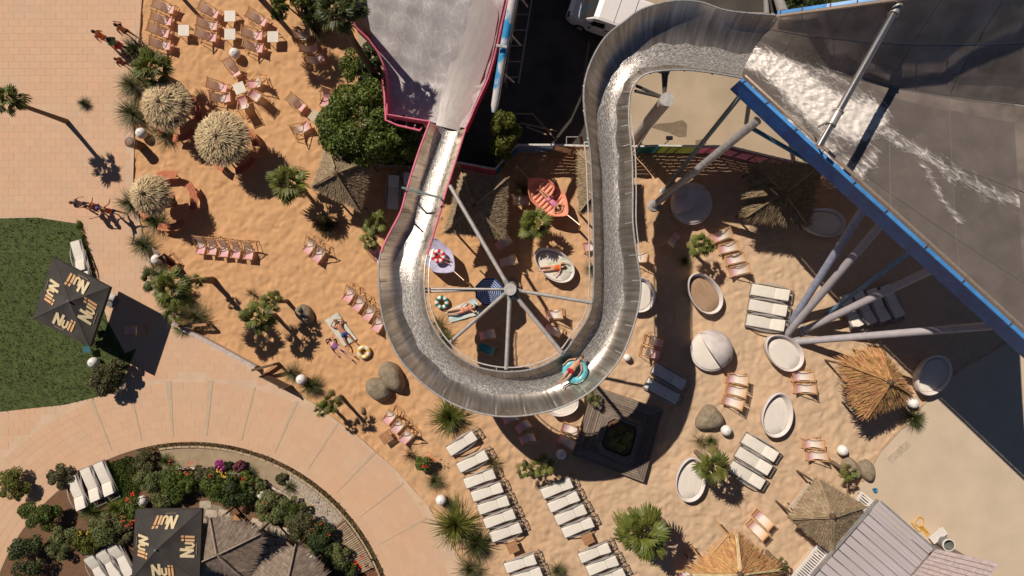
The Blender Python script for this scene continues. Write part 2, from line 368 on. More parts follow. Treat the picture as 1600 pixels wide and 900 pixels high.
# sand with real footprints
step = .085; nx, ny = int(66 / step), int(38 / step)
hh = np.zeros((ny, nx), dtype=np.float32)
def blur(a, r):
    for ax in (0, 1):
        c = np.cumsum(np.pad(a, [(r + 1, r) if k == ax else (0, 0) for k in (0, 1)], mode='wrap'), axis=ax)
        a = (c[2 * r + 1:, :] - c[:-2 * r - 1, :]) / (2 * r + 1) if ax == 0 else (c[:, 2 * r + 1:] - c[:, :-2 * r - 1]) / (2 * r + 1)
    return a
for r_, a_ in ((1, .014), (2, .013), (9, .010), (26, .018)):
    n_ = blur(blur(rng.standard_normal((ny, nx)), r_), r_); hh += (n_ / n_.std() * a_).astype(np.float32)
yy, xx = np.mgrid[-5:6, -5:6].astype(np.float32)
for _ in range(20000):                                    # foot prints and scuffs
    cx, cy = rng.integers(6, nx - 6), rng.integers(6, ny - 6); a = rng.uniform(0, 3.14)
    u = xx * math.cos(a) + yy * math.sin(a); v = -xx * math.sin(a) + yy * math.cos(a)
    g = np.exp(-(u / 1.9) ** 2 - (v / .95) ** 2); rr_ = np.exp(-(u / 2.3) ** 2 - ((v + 1.7) / .9) ** 2)
    hh[cy - 5:cy + 6, cx - 5:cx + 6] += (-.030 * g + .016 * rr_) * rng.uniform(.2, 1.1)
hh = np.clip(hh, -.09, .07)
X = (np.arange(nx) - nx / 2) * step; Y = (np.arange(ny) - ny / 2) * step
gx, gy = np.meshgrid(X, Y); V = np.stack([gx, gy, hh - .035], -1).reshape(-1, 3)
ii = (np.arange(ny - 1)[:, None] * nx + np.arange(nx - 1)[None]).ravel()
F = np.stack([ii, ii + 1, ii + nx + 1, ii + nx], -1)

struct(fast('sand', V, F, M_sand, smooth=True))
# yard behind the fence
FENCE = [(560, 262), (708, 262), (775, 274), (807, 236), (920, 238), (995, 240), (1118, 240), (1190, 256), (1290, 276), (1380, 296), (1640, 320)]
sheet('yard', [(560, -160)] + FENCE[:] + [(1640, -160)], .06, M_concrete, .3)
sheet('asphalt_yard', [(600, -160), (600, 258), (708, 260), (775, 270), (806, 233), (925, 233), (940, 150), (965, 60), (1010, -10), (1120, 18), (1245, 22), (1300, -160)], .065, M_asphalt, .004)
sheet('damp_patch', [(1018, 200), (1024, 194), (1050, 192), (1066, 188), (1073, 194), (1072, 214), (1060, 215), (1045, 208)], .064, M_patch, .003)
sheet('damp_patch', [(1086, 220), (1100, 217), (1104, 224), (1098, 229), (1086, 228)], .064, M_patch, .003)
sheet('verge', [(1195, -160), (1195, -20), (1215, 2), (1240, 14), (1400, -10), (1500, -160)], .075, M_grass, .01)
# lower right service yard
sheet('concrete_yard', [(1640, 500), (1500, 580), (1475, 600), (1445, 628), (1375, 705), (1345, 756), (1290, 830), (1230, 905), (1200, 960), (1640, 960)], .055, mat('pale_concrete', (.62, .49, .365), .9, c2=(.55, .435, .32), scale=.7, bump=.1), .3)
for i, (x, y) in enumerate(((1414, 695), (1404, 704), (1393, 714))):      # three stepping slabs at the sand edge
    p = P(x, y)
    struct(MB().box((p.x, p.y, .06), (.42, .50, .05), rz=R(-42)).build('stone_slab', mat('slab', (.50, .40, .30), .85)))
p0 = [P(*q) for q in ((1445, 627), (1374, 704), (1346, 752))]
struct(MB().bar(p0[0] + Vector((0, 0, .06)), p0[1] + Vector((0, 0, .06)), .09, .08).bar(p0[1] + Vector((0, 0, .06)), p0[2] + Vector((0, 0, .06)), .09, .08).build('kerb', mat('kerb_stone', (.50, .34, .22), .85)))
# paved path
INNER = []      # arc of the planting bed
CX, CY = 300, 1012
for a in range(-178, 2, 4): INNER.append((CX + 322 * math.cos(R(a)), CY + 322 * math.sin(R(a))))
EAST = [(224, -160), (222, 0), (213, 130), (208, 180), (210, 230), (208, 300), (222, 360), (240, 420), (262, 470), (275, 505), (400, 577), (490, 630), (560, 682), (620, 735), (670, 792), (705, 850), (735, 900), (765, 960), (800, 1040)]
PATH = EAST + [(620, 1040)] + INNER[::-1][2:] + [(-60, 1040), (-160, 800), (-160, -160)]
sheet('path', PATH, .034, M_mortar, .2)
LAWN = [(-160, 345), (60, 340), (124, 350), (135, 390), (150, 440), (168, 500), (196, 552), (213, 545), (206, 562), (182, 612), (150, 620), (100, 632), (-160, 660)]
BED = [(x, y) for x, y in INNER if True] + [(640, 1100), (-60, 1100)]
# individual pavers
def clear(x, y, m=5):
    return pt_in(PATH, x, y) and not pt_in(LAWN, x, y) and pt_in(PATH, x + m, y) and pt_in(PATH, x - m, y)
unit = MB().box((0, 0, 0), (1, 1, 1)).mesh('paver', M_paver); unit_g = MB().box((0, 0, 0), (1, 1, 1)).mesh('paver', M_paver_grey)
pav = []
th_g = set(); 
for ring, r in enumerate(np.arange(328.5, 421, 11.6)):
    n = int(2 * math.pi * r / 17.0); off = .5 * (ring % 2)
    for k in range(n):
        a = (k + off) / n * 360 - 180
        if a > 0: continue
        x, y = CX + r * math.cos(R(a)), CY + r * math.sin(R(a))
        if not (-40 < x < 820 and y < 930) or not clear(x, y): continue
        grey = any(abs(a - g) < .9 + .02 * (r - 322) * w for g, w in ((-112, 1), (-104, .6), (-95, 1.2), (-86, .9), (-75, .5), (-66, .6), (-55, .4), (-45, .5), (-36, .4)))
        pav.append((x, y, 11.35, 2 * math.pi * r / n - .35, a, False, r))
rect = []
for iy, y in enumerate(np.arange(-30, 740, 11.0)):
    for ix, x in enumerate(np.arange(-60, 640, 16.5)):
        x2 = x + 8 * (iy % 2); 
        if math.hypot(x2 - CX, y - CY) < 427 or not clear(x2, y, 8): continue
        if y > 440 and x2 < -0: continue
        rect.append((x2, y, 16.25, 10.8, 0, (rng.random() < .04), 0))
count = 0; big = MB(); host = bpy.data.objects['path']
allp = [q for q in pav if q[0] > 125] + [q for q in pav if q[0] <= 125]
def paver(q, idx):
    global count
    x, y, lx, ly, a, g, r = q; z = .0135 + float(rng.uniform(-.0015, .002)); p = P(x, y)
    if idx:
        o = bpy.data.objects.new('paver', unit_g if g else unit); col.objects.link(o); o.parent = host
        o.location = (p.x, p.y, z); o.scale = (lx / PPM, ly / PPM, .05); o.rotation_euler = (0, 0, R(-a))
    else:
        big.box((p.x, p.y, z), (lx / PPM, ly / PPM, .05), rz=R(-a))
order = allp + rect
pick = set(rng.choice(len(allp), min(len(allp), 300), replace=False).tolist()) if len(allp) > 300 else set(range(len(allp)))
for i, q in enumerate(order): paver(q, i in pick)
stuff(big.build('paver_field', M_paver_i, host))
for g, w in ((-112, 5), (-103.5, 4), (-95, 9), (-86, 9), (-76.5, 4), (-67, 6), (-57, 4), (-47, 5), (-38, 4), (-29, 4)):
    w0, w1 = w * .25, w; pts = []
    for r_, ww in ((332, w0), (419, w1)):
        c_, s_ = math.cos(R(g)), math.sin(R(g)); x, y = CX + r_ * c_, CY + r_ * s_
        q = [P(x - s_ * ww / 2, y + c_ * ww / 2), P(x + s_ * ww / 2, y - c_ * ww / 2)]; pts += q if not pts else q[::-1]
    MB().prism([(p.x, p.y) for p in pts], .02, .0515).build('wedge_stone', mat('wedge_grey', (.47, .365, .26), .85, c2=(.54, .40, .28), scale=2.5), host)
# lawns, beds and the strips along them
def blades(name, poly, n, h, m, parent=None, z=.03, w=.012):
    xs = [p[0] for p in poly]; ys = [p[1] for p in poly]; pts = []
    while len(pts) < n:
        x, y = rng.uniform(min(xs), max(xs)), rng.uniform(min(ys), max(ys))
        if pt_in(poly, x, y): pts.append((x, y))
    pts = np.array(pts); k = 1 / PPM; bx = (pts[:, 0] - 800) * k; by = (450 - pts[:, 1]) * k; N = len(pts)
    a = rng.uniform(0, 6.28, N); hgt = h * rng.uniform(.5, 1.2, N); lx, ly = rng.normal(0, .5, (2, N)) * hgt
    dx, dy = np.cos(a) * w, np.sin(a) * w; V = np.zeros((N, 4, 3)); V[:, 0] = np.stack([bx - dx, by - dy, np.full(N, z)], -1); V[:, 1] = np.stack([bx + dx, by + dy, np.full(N, z)], -1)
    V[:, 2] = np.stack([bx + dx * .4 + lx, by + dy * .4 + ly, z + hgt], -1); V[:, 3] = np.stack([bx - dx * .4 + lx, by - dy * .4 + ly, z + hgt], -1)
    return stuff(fast(name, V.reshape(-1, 3), np.arange(4 * N).reshape(N, 4), m, parent))
sheet('lawn', LAWN, .062, M_grass, .04)
tag(blades('grass', LAWN, 9000, .10, M_grass, z=.06, w=.02), 'short grass of the lawn beneath the dark canopies by the left edge', 'grass')
sheet('planting_bed', [(CX + (x - CX) * .998, CY + (y - CY) * .998) for x, y in INNER] + [(622, 1040), (-60, 1040)], .045, M_soil, .1)
def arcpoly(r0, r1, a0, a1, n=18):
    t = np.linspace(a0, a1, n); return [(CX + r0 * math.cos(R(a)), CY + r0 * math.sin(R(a))) for a in t] + [(CX + r1 * math.cos(R(a)), CY + r1 * math.sin(R(a))) for a in t[::-1]]
sheet('sandy_strip', arcpoly(284, 313, -99, -61), .075, M_dirt, .06)
sheet('gravel_strip', arcpoly(283, 313, -61, -40), .072, M_dirt, .06)
sheet('bark_strip', arcpoly(284, 313, -23.5, 4), .072, mat('bark_mulch', (.16, .07, .035), .95, island=0, scale=22, bump=.8, bscale=40), .06)
gr = MB(); 
for _ in range(4200):
    a, r = rng.uniform(-60.5, -40.5), rng.uniform(285, 311); p = P(CX + r * math.cos(R(a)), CY + r * math.sin(R(a))); s_ = rng.uniform(.03, .075)
    gr.box((p.x, p.y, .08), (s_, s_ * .8, s_ * .6), rz=rng.uniform(0, 3))
tag(stuff(gr.build('gravel', M_gravel)), 'pale loose gravel between the sandy strip and the wooden slats', 'gravel')
gr = MB()
for _ in range(2600):
    a, r = rng.uniform(-23, -5), rng.uniform(285, 312); p = P(CX + r * math.cos(R(a)), CY + r * math.sin(R(a))); s_ = rng.uniform(.03, .09)
    gr.box((p.x, p.y, .08), (s_, s_ * .5, s_ * .4), rz=rng.uniform(0, 3))
tag(stuff(gr.build('bark_chips', mat('bark_chip', (.22, .09, .045), .9, island=.4))), 'reddish bark chips beyond the lower end of the wooden slats', 'bark mulch')
# kerbs along the strips
for nm, r, w, m_ in (('kerb', 315, .10, mat('sand_kerb', (.46, .34, .23), .9)), ('kerb', 281.5, .12, mat('pale_kerb', (.55, .46, .38), .85))):
    b = MB()
    for a in np.arange(-99, 3, 2.2):
        p, q = P(CX + r * math.cos(R(a)), CY + r * math.sin(R(a)), 0), P(CX + r * math.cos(R(a + 2.05)), CY + r * math.sin(R(a + 2.05)), 0)
        b.bar(p + Vector((0, 0, .1)), q + Vector((0, 0, .1)), w, .12)
    struct(b.build(nm, m_))
tag(blades('edging_grass', arcpoly(315, 322, -105, 2), 2600, .13, mat('dry_grass', (.22, .17, .07), .9, c2=(.12, .11, .035), scale=3, island=.3), z=.05, w=.02), 'dry grass edging between the paved path and the curved strip', 'grass')
tag(blades('bed_grass', [(146, 735), (200, 712), (222, 716), (232, 745), (215, 775), (198, 790), (180, 770), (150, 742)], 5200, .14, mat('lawn_bright', (.07, .12, .02), .8, c2=(.13, .16, .03), scale=2, island=.3), z=.05, w=.02), 'bright green grass beside the two reclined loungers in the garden', 'grass')
tag(blades('lawn_edge', [(122, 345), (128, 345), (153, 440), (147, 442)], 700, .16, M_leaf, z=.06, w=.02), 'grass tuft edge between lawn and paving at the left', 'grass')
sl_ = thing('slatted_walkway', 'weathered wooden slat walkway between the gravel and the bark strip', 'walkway', P(560, 825))
for a in np.arange(-39.2, -23.8, .62):
    c = P(CX + 298.5 * math.cos(R(a)), CY + 298.5 * math.sin(R(a))) - sl_.location
    o = link('slat', bpy.data.meshes.get('slat_mesh') or MB().box((0, 0, 0), (1.02, .075, .05)).mesh('slat_mesh', mat('weathered_wood', (.46, .34, .23), .85, c2=(.33, .23, .15), scale=6, rnd=.2)), sl_)
    o.location = (c.x, c.y, .14 + rng.uniform(-.004, .004)); o.rotation_euler = (0, 0, R(-a) + rng.normal(0, .012))
b = MB()
for r in (287, 310):
    pts = [P(CX + r * math.cos(R(a)), CY + r * math.sin(R(a))) - sl_.location + Vector((0, 0, .09)) for a in np.linspace(-39.5, -23.5, 8)]
    for k in range(7): b.bar(pts[k], pts[k + 1], .07, .05)
b.build('joist', M_wood_dark, sl_)
# patio stones under the reed roofs
patio = sheet('patio', [(318, 785), (345, 790), (380, 820), (410, 812), (450, 828), (475, 850), (480, 880), (460, 960), (300, 960), (300, 850)], .056, mat('patio_joint', (.25, .2, .15), .9), .03)
st = bpy.data.meshes.new('x')
stone_mesh = MB().prism([(-.35, -.2), (.3, -.24), (.36, .12), (.05, .25), (-.33, .18)], -.02, .02).mesh('patio_stone', mat('patio_stone', (.46, .38, .29), .85, rnd=.15, scale=4))
for y in range(788, 900, 14):
    for x in range(322, 486, 20):
        x2 = x + (y // 14 % 2) * 9
        if pt_in([(318, 785), (345, 790), (380, 820), (410, 812), (450, 828), (475, 850), (480, 880), (460, 960), (300, 960), (300, 850)], x2, y):
            o = link('patio_stone', stone_mesh, patio); p = P(x2, y); o.location = (p.x, p.y, .06); o.rotation_euler = (0, 0, rng.uniform(-.25, .25) + (3.14 if rng.random() < .5 else 0))

# ================================================================= WATER SLIDE
ST = [((1213, 24), (1160, 122)), ((1138, 17), (1115, 114)), ((1093, 3), (1071, 109)), ((1049, 2), (1040, 110)), ((1004, 14), (1018, 113)), ((975, 34), (1003, 119)),
      ((946, 58), (993, 130)), ((924, 95), (986, 143)), ((913, 133), (983, 165)), ((913, 172), (983, 195)), ((919, 215), (986, 225)), ((923, 250), (988, 250)),
      ((925, 300), (989, 300)), ((927, 350), (989, 347)), ((928, 400), (995, 398)), ((928, 438), (1001, 438)), ((926, 470), (999, 471)), ((918, 497), (990, 510)),
      ((902, 522), (973, 553)), ((881, 551), (951, 584)), ((857, 567), (918, 615)), ((830, 577), (872, 638)), ((800, 581), (822, 649)), ((770, 579), (775, 650)),
      ((740, 571), (728, 639)), ((715, 556), (690, 621)), ((695, 537), (655, 594)), ((679, 514), (628, 565)), ((669, 490), (609, 530)), ((664, 462), (596, 487)),
      ((663, 435), (592, 440)), ((665, 408), (593, 405)), ((672, 384), (600, 382)), ((679, 360), (612, 358)), ((688, 330), (626, 331)), ((695, 305), (634, 303)),
      ((703, 280), (642, 275)), ((714, 245), (655, 235)), ((728, 200), (672, 190))]
NS = len(ST); SUB = 5
raw = []
for i, (a, b) in enumerate(ST):
    t = i / (NS - 1); z = float(np.interp(i, [0, 8, 16, 23, 30, 34, 38], [8.0, 7.4, 7.0, 6.75, 6.25, 5.7, 4.9]))
    za = z + (.35 * math.exp(-((i - 6) / 4) ** 2)); zb = z + (.45 * math.exp(-((i - 24) / 6) ** 2))
    raw.append((*a, za, *b, zb))
sm = catmull(raw, SUB)
A = [P(s[0], s[1], s[2]) for s in sm]; B = [P(s[3], s[4], s[5]) for s in sm]; NT = len(sm)
def depth(t): return 1.0 - .2 * t
def wallp(i, v):
    t = i / (NT - 1); p = A[i].lerp(B[i], v); q = abs(2 * v - 1)
    p.z -= depth(t) * (1 - q ** 2.6); return p
arc = [0]
for i in range(1, NT): arc.append(arc[-1] + (wallp(i, .5) - wallp(i - 1, .5)).length)
slide = thing('water_slide', 'huge stainless steel water slide curving in a U over the sand', 'water slide', P(800, 620))
def rel(p, o=slide): return Vector(p) - o.location
VS = [0, .02, .06, .12, .2, .3, .4, .5, .6, .7, .8, .88, .94, .98, 1]
for s in range(0, NT - 1, SUB):
    e = min(s + SUB, NT - 1); mb = MB(); uv = []
    rows = []
    for i in range(s, e + 1):
        rows.append([rel(wallp(i, v)) for v in VS]); uv += [(arc[i], v * 2.4) for v in VS]
    mb.grid(rows)
    nrm = [[p + Vector((0, 0, -.05)) for p in r] for r in rows]; mb.grid([r[::-1] for r in nrm]); uv += [(arc[i], v * 2.4) for i in range(s, e + 1) for v in VS[::-1]]
    mb.build('trough_panel', M_slide, slide, True, uv)
    # flange ring under the joint
    if s:
        fb = MB(); ring = [rel(wallp(s, v)) for v in VS]
        for k in range(len(ring) - 1): fb.bar(ring[k] + Vector((0, 0, -.09)), ring[k + 1] + Vector((0, 0, -.09)), .05, .1)
        fb.build('flange', M_steel, slide)
PK = int((NT - 1) * .83)
for E_, nm in ((A, 'a'), (B, 'b')):
    MB().tube([rel(p) for p in E_[:PK + 1]], .045, 6).build('rim', M_steel, slide, True)
    MB().tube([rel(p) for p in E_[PK:]], .055, 6).build('rim', mat('pink_rim', (.70, .16, .24), .4), slide, True)
# guard rail inside the loop, a little off the rim
off = []
for i in range(int(NT * .27), int(NT * .84)):
    d = (A[i] - B[i]); d.z = 0; d.normalize(); off.append(rel(A[i] + d * .20 + Vector((0, 0, -.05))))
MB().tube(off, .032, 6).build('guard_rail', mat('rail_white', (.66, .60, .56), .4, metal=.2), slide, True)
b = MB()
for k in range(0, len(off), 9):
    i = int(NT * .27) + k; b.bar(rel(A[i]), off[k], .03)
stuff(b.build('rail_bracket', M_steel, slide))
off = []
for i in range(int(NT * .22), int(NT * .38)):
    d = (B[i] - A[i]); d.z = 0; d.normalize(); off.append(rel(B[i] + d * .17 + Vector((0, 0, -.1))))
MB().tube(off, .03, 6).build('guard_rail', mat('rail_white', (.66, .60, .56), .4), slide, True)
# water running down the trough
M_wslide = water_mat('slide_water', (1.5, 3.6, 1), .40, .70, white=(.72, .68, .655), film=(.36, .33, .31), bumps=.34, scale=4.6, wet=.45, alpha=.6)
def vrange(i):
    k = i / SUB
    tab = [(0, .45, .93), (4, .50, .84), (7, .50, .82), (10, .28, .75), (16, .22, .72), (22, .20, .60), (28, .12, .58), (33, .18, .62), (38, .22, .84)]
    for (k0, a0, b0), (k1, a1, b1) in zip(tab, tab[1:]):
        if k <= k1:
            f = (k - k0) / (k1 - k0); return a0 + (a1 - a0) * f, b0 + (b1 - b0) * f
    return tab[-1][1:]
rows = []; uv = []
for i in range(NT):
    v0, v1 = vrange(i); v0 += .035 * math.sin(i * .9) * math.sin(i * .23 + 1) ; v1 += .025 * math.sin(i * .7 + 2)
    for q in range(13):
        f = q / 12; v = v0 + (v1 - v0) * f; p = wallp(i, v); p.z += .015 + .045 * (4 * f * (1 - f)) + .008 * math.sin(i * 2.1 + q * 1.3)
        uv.append((arc[i], v * 2.4)); 
        if q == 0: rows.append([])
        rows[-1].append(p)
struct(MB().grid(rows).build('slide_water', M_wslide, None, True, uv))
# ================================================================= ELEVATED POOL (top left)
L_ = [(545, -600), (540, -220), (541, -60), (545, 20), (556, 42), (575, 60), (590, 80), (599, 100), (604, 125), (605, 150), (605, 179), (640, 185), (672, 190)]
R_ = [(840, -600), (815, -220), (803, -60), (793, 0), (785, 34), (778, 67), (771, 95), (763, 122), (757, 136), (753, 144), (742, 168), (735, 185), (728, 200)]
pool = thing('splash_pool', 'raised white splash basin with pink walls at the slide end', 'pool', P(690, 100))
def rp_(p): return Vector(p) - pool.location
def zr_(y): return float(np.interp(y, [-600, -220, -60, 0, 67, 122, 200], [7.2, 7.0, 6.6, 6.2, 5.5, 4.9, 4.9]))
ZR, ZF = 4.9, 4.2
rows = []; uvp = []
for (a, b_) in zip(L_, R_):
    za_, zb_ = zr_(a[1]) - .7, zr_(b_[1]) - .7; pa, pb = P(*a, za_), P(*b_, zb_); row = []
    for k in range(15):
        f = k / 14; p = pa.lerp(pb, f); p.z -= .12 * math.sin(math.pi * f) * (1 if a[1] < 150 else .8); row.append(rp_(p))
    rows.append(row)
M_poolfloor = mat('pool_floor', (.44, .40, .385), .35, c2=(.39, .35, .335), scale=.7)
mb = MB(); mb.grid(rows); mb.grid([[p + Vector((0, 0, -.25)) for p in r][::-1] for r in rows]); mb.build('floor', M_poolfloor, pool, True)
for side, pts in (('L', L_), ('R', R_)):
    pp = [P(*q, zr_(q[1])) for q in pts]; m_ = M_pink if side == 'L' else M_crimson
    b = MB()
    for k in range(len(pp) - 1):
        a_, c_ = rp_(pp[k]), rp_(pp[k + 1]); d = (c_ - a_).normalized() * .02
        b.bar(a_ - d + Vector((0, 0, -.36)), c_ + d + Vector((0, 0, -.36)), .07, .72)
    b.build('side_wall', m_, pool)
    MB().tube([rp_(p + Vector((0, 0, .02))) for p in pp], .045, 6).build('rim', mat('pink_rim', (.70, .16, .24), .4), pool, True)
b = MB(); b.bar(rp_(P(545, -600, 6.9)), rp_(P(840, -600, 6.9)), .1, .9); b.build('end_wall', M_pink, pool)
for (x, y) in ((640, 40), (745, 40), (690, 130), (600, -120), (770, -120)):
    q = P(x, y, 4.1); MB().tube([rp_((q.x, q.y, 0)), rp_((q.x, q.y, 4.1))], .18, 10).build('column', M_steel, pool, True)
# pool water, higher relief with foam, plus a white caustic web painted into the colour
n0, n1 = 60, 90; pl, pr = catmull([(*a, 0) for a in L_], 6), catmull([(*a, 0) for a in R_], 6)
rows = []; uv = []
for k in range(len(pl)):
    row = []
    for j in range(41):
        f = .02 + .96 * j / 40; pa, pb = P(pl[k][0], pl[k][1], zr_(pl[k][1]) - .63), P(pr[k][0], pr[k][1], zr_(pr[k][1]) - .63); p = pa.lerp(pb, f); p.z -= .10 * math.sin(math.pi * f); x, y = pl[k][0] + (pr[k][0] - pl[k][0]) * f, pl[k][1]; p.z += .02 * math.sin(x * .13 + y * .05) + .02 * math.sin(y * .17 - x * .06); row.append(p)
    rows.append(row)
M_wpool = water_mat('pool_water', (1, .6, 1), .46, .92, white=(.70, .66, .645), film=(.47, .435, .43), uv=False, web=2.6, scale=2.2, bumps=.12)
struct(MB().grid(rows).build('pool_water', M_wpool, None, True))
# smooth jet of water along the right side of the pool, entering the slide
rows = []; uv = []
for k, (xc, yc, w) in enumerate([(760, -160, 26), (758, -100, 28), (756, -40, 26), (752, 20, 26), (744, 60, 27), (733, 95, 27), (722, 130, 26), (712, 160, 24), (705, 185, 20), (699, 200, 18)]):
    row = []
    for j in range(9):
        f = j / 8; p = P(xc + (2 * f - 1) * w, yc + (2 * f - 1) * w * .25, zr_(yc) - .66 + .07 * math.sin(math.pi * f)); row.append(p); uv.append((k * 2.0, f * 2))
    rows.append(row)
struct(MB().grid(rows).build('pool_stream', water_mat('stream_water', (.5, 3, 1), .35, .75, white=(.50, .455, .43), film=(.43, .385, .365), bumps=.15, scale=1.5), None, True, uv))
# lower pink ledge with a planter outside the pool
led = thing('flower_planter', 'long narrow planter with pink rim and flowers below the pool corner', 'planter', P(632, 190, 3.8))
pts = [P(*q, 4.5) for q in ((598, 122), (601, 150), (603, 188), (622, 196), (656, 204), (660, 198))]
MB().tube([p - led.location for p in pts], .06, 6).build('rim', M_pink, led, True)
mb = MB(); pp = [P(*q, 4.2) for q in ((606, 182), (603, 190), (656, 206), (664, 192))]; mb.prism([(p.x - led.location.x, p.y - led.location.y) for p in pp], .2, .55); mb.build('trough', mat('soil_dark', (.06, .04, .025), .9), led)
# ================================================================= FUNNEL (upper right)
fun = thing('funnel_bowl', 'grey steel wave bowl with blue rim above the upper right corner', 'slide bowl', P(1350, 300))
def rf(p): return Vector(p) - fun.location
FU = [(1213, 24, 8.0), (1290, 13, 9.4), (1385, 0, 10.4), (1480, -14, 10.9), (1600, -35, 11.2), (1780, -70, 11.4)]
FL = [(1160, 122, 8.0), (1240, 196, 8.7), (1330, 278, 9.1), (1440, 377, 9.3), (1570, 495, 9.4), (1740, 650, 9.6)]
FV = [(0, 0), (.06, .27), (.14, .60), (.24, .95), (.27, 1), (.5, 1), (.75, 1), (.93, .95), (.98, .5), (1, 0)]
def fpt(u, v):
    u = min(max(u, 0), 4.999); k = int(u); f = u - k
    a = P(*[FU[k][q] + (FU[k + 1][q] - FU[k][q]) * f for q in range(3)]); b = P(*[FL[k][q] + (FL[k + 1][q] - FL[k][q]) * f for q in range(3)])
    p = a.lerp(b, v)
    for (v0, d0), (v1, d1) in zip(FV, FV[1:]):
        if v <= v1: d = d0 + (d1 - d0) * (v - v0) / (v1 - v0); break
    if u < .8:
        q = abs(2 * v - 1); d2 = 1 - q ** 2.6; g = u / .8; d = d2 * (1 - g) + d * g
    rim = a.z if v < .5 else b.z; fz = 7.0 + .13 * u; p.z = rim - d * (rim - fz); return p
M_fun = mat('bowl_plate', (.15, .12, .102), .40, metal=.25, c2=(.31, .255, .225), scale=1.1, rnd=.10, detail=8, spec=.5)
vs = [0, .13, .26, .50, .76, .93, 1.0]; us = [0, .7, 1.45, 2.2, 3.0, 3.9, 4.99]
for k in range(len(us) - 1):
    for j in range(len(vs) - 1):
        g = .006 if k else 0; mb = MB(); rows = []
        for u in np.linspace(us[k] + (.004 if k else 0), us[k + 1] - .004, 4):
            rows.append([rf(fpt(u, v)) for v in np.linspace(vs[j] + (.002 if j else 0), vs[j + 1] - (.002 if j < len(vs) - 2 else 0), 4)])
        mb.grid(rows); mb.build('bowl_panel', M_fun, fun, True)
rows = [[rf(fpt(u, v) + Vector((0, 0, -.05))) for v in np.linspace(0, 1, 25)] for u in np.linspace(0, 4.99, 30)]
MB().grid(rows).build('bowl_shell', mat('seam_pale', (.46, .42, .39), .6), fun, True)
for pts, side in ((FL, 1), (FU, -1)):
    pp = [P(*q) for q in pts]
    outw = []
    for k in range(len(pp)):
        d = (pp[min(k + 1, len(pp) - 1)] - pp[max(k - 1, 0)]); d.z = 0; d.normalize(); n_ = Vector((d.y, -d.x, 0)) * side; outw.append(n_)
    # bright blue top flange, dark blue outer skirt, handrail
    rows = [[rf(pp[k] + outw[k] * w + Vector((0, 0, z))) for w, z in ((.02, -.03), (.02, .05), (.17, .05), (.17, -.04))] for k in range(len(pp))]
    MB().grid(rows).build('rim_flange', M_bluelight, fun)
    rows = [[rf(pp[k] + outw[k] * w + Vector((0, 0, z))) for w, z in ((.17, -.045), (.25, -.95), (.20, -.95), (.1, -1.1), (.02, -.05))] for k in range(len(pp))]
    MB().grid(rows).build('skirt', M_blue, fun)
    MB().tube([rf(p - n_ * .10 + Vector((0, 0, .12))) for p, n_ in zip(pp, outw)], .07, 8).build('handrail', M_rail, fun, True)
    for k in range(len(pp) - 1):
        for f in (0.05, .5):
            p = pp[k].lerp(pp[k + 1], f); n_ = outw[k]
            MB().bar(rf(p - n_ * .18 + Vector((0, 0, .16))), rf(p + n_ * .18 + Vector((0, 0, .10))), .03, .03).build('rail_clamp', mat('clamp_brown', (.12, .07, .05), .6), fun)
# bowl water with foam, density held as an attribute around the jet path
NU, NV = 150, 150; uu = np.linspace(.0, 4.6, NU); vv = np.linspace(.20, .975, NV)
Vw = []; foam = []
JET = [(1150, 88, 22), (1195, 97, 24), (1228, 118, 34), (1262, 150, 40), (1300, 178, 44), (1340, 187, 46), (1368, 184, 26)]
J2 = [(1405, 235, 20), (1450, 250, 18), (1478, 240, 16), (1440, 290, 10), (1300, 95, 14), (1330, 105, 12), (1270, 110, 14), (1500, 300, 14), (1520, 200, 18), (1550, 330, 16), (1360, 100, 8), (1340, 125, 10), (1385, 235, 12), (1430, 220, 16), (1470, 265, 14), (1475, 310, 8), (1440, 215, 14)]
J2 = [(1360, 100, 8), (1340, 125, 10)]
STREAMS = [([(1365, 190), (1395, 215), (1430, 232), (1475, 262), (1540, 300), (1640, 330)], .56, 15), ([(1430, 232), (1452, 275), (1470, 310), (1500, 345)], .54, 9), ([(1240, 100), (1300, 118), (1350, 150)], .52, 14), ([(1380, 20), (1372, 60), (1355, 110)], .50, 8), ([(1250, 205), (1300, 250), (1345, 270), (1365, 240)], .62, 16)]
J3 = [(1240, 195, 24), (1290, 235, 26), (1320, 262, 22)]
for u in uu:
    for v in vv:
        p = fpt(u, v); k = PPM / (1 - p.z / CAMH); px, py = 800 + p.x * k, 450 - p.y * k; f = 0
        for (x0, y0, w0), (x1, y1, w1) in zip(JET, JET[1:]):
            t = max(0, min(1, ((px - x0) * (x1 - x0) + (py - y0) * (y1 - y0)) / ((x1 - x0) ** 2 + (y1 - y0) ** 2)))
            d = math.hypot(px - x0 - t * (x1 - x0), py - y0 - t * (y1 - y0)); f = max(f, 1.05 * math.exp(-(d / (.92 * (w0 + (w1 - w0) * t))) ** 2.6))
        for pth, s_, w in STREAMS:
            for (x0, y0), (x1, y1) in zip(pth, pth[1:]):
                t = max(0, min(1, ((px - x0) * (x1 - x0) + (py - y0) * (y1 - y0)) / ((x1 - x0) ** 2 + (y1 - y0) ** 2)))
                d = math.hypot(px - x0 - t * (x1 - x0), py - y0 - t * (y1 - y0)); f = max(f, s_ * math.exp(-(d / w) ** 2))
        for x, y, w in J2: f = max(f, .50 * math.exp(-((px - x) ** 2 + (py - y) ** 2) / (w * w * 1.6)))
        for x, y, w in J3: f = max(f, .74 * math.exp(-((px - x) ** 2 + (py - y) ** 2) / (w * w * 1.2)))
        rel_ = min(1, max(0, f)); p.z += .02 + .12 * rel_ * (.5 + .5 * noise.noise((px * .11, py * .11, 0)) + .35 * noise.noise((px * .3, py * .3, 4))); Vw.append(tuple(p)); foam.append(f)
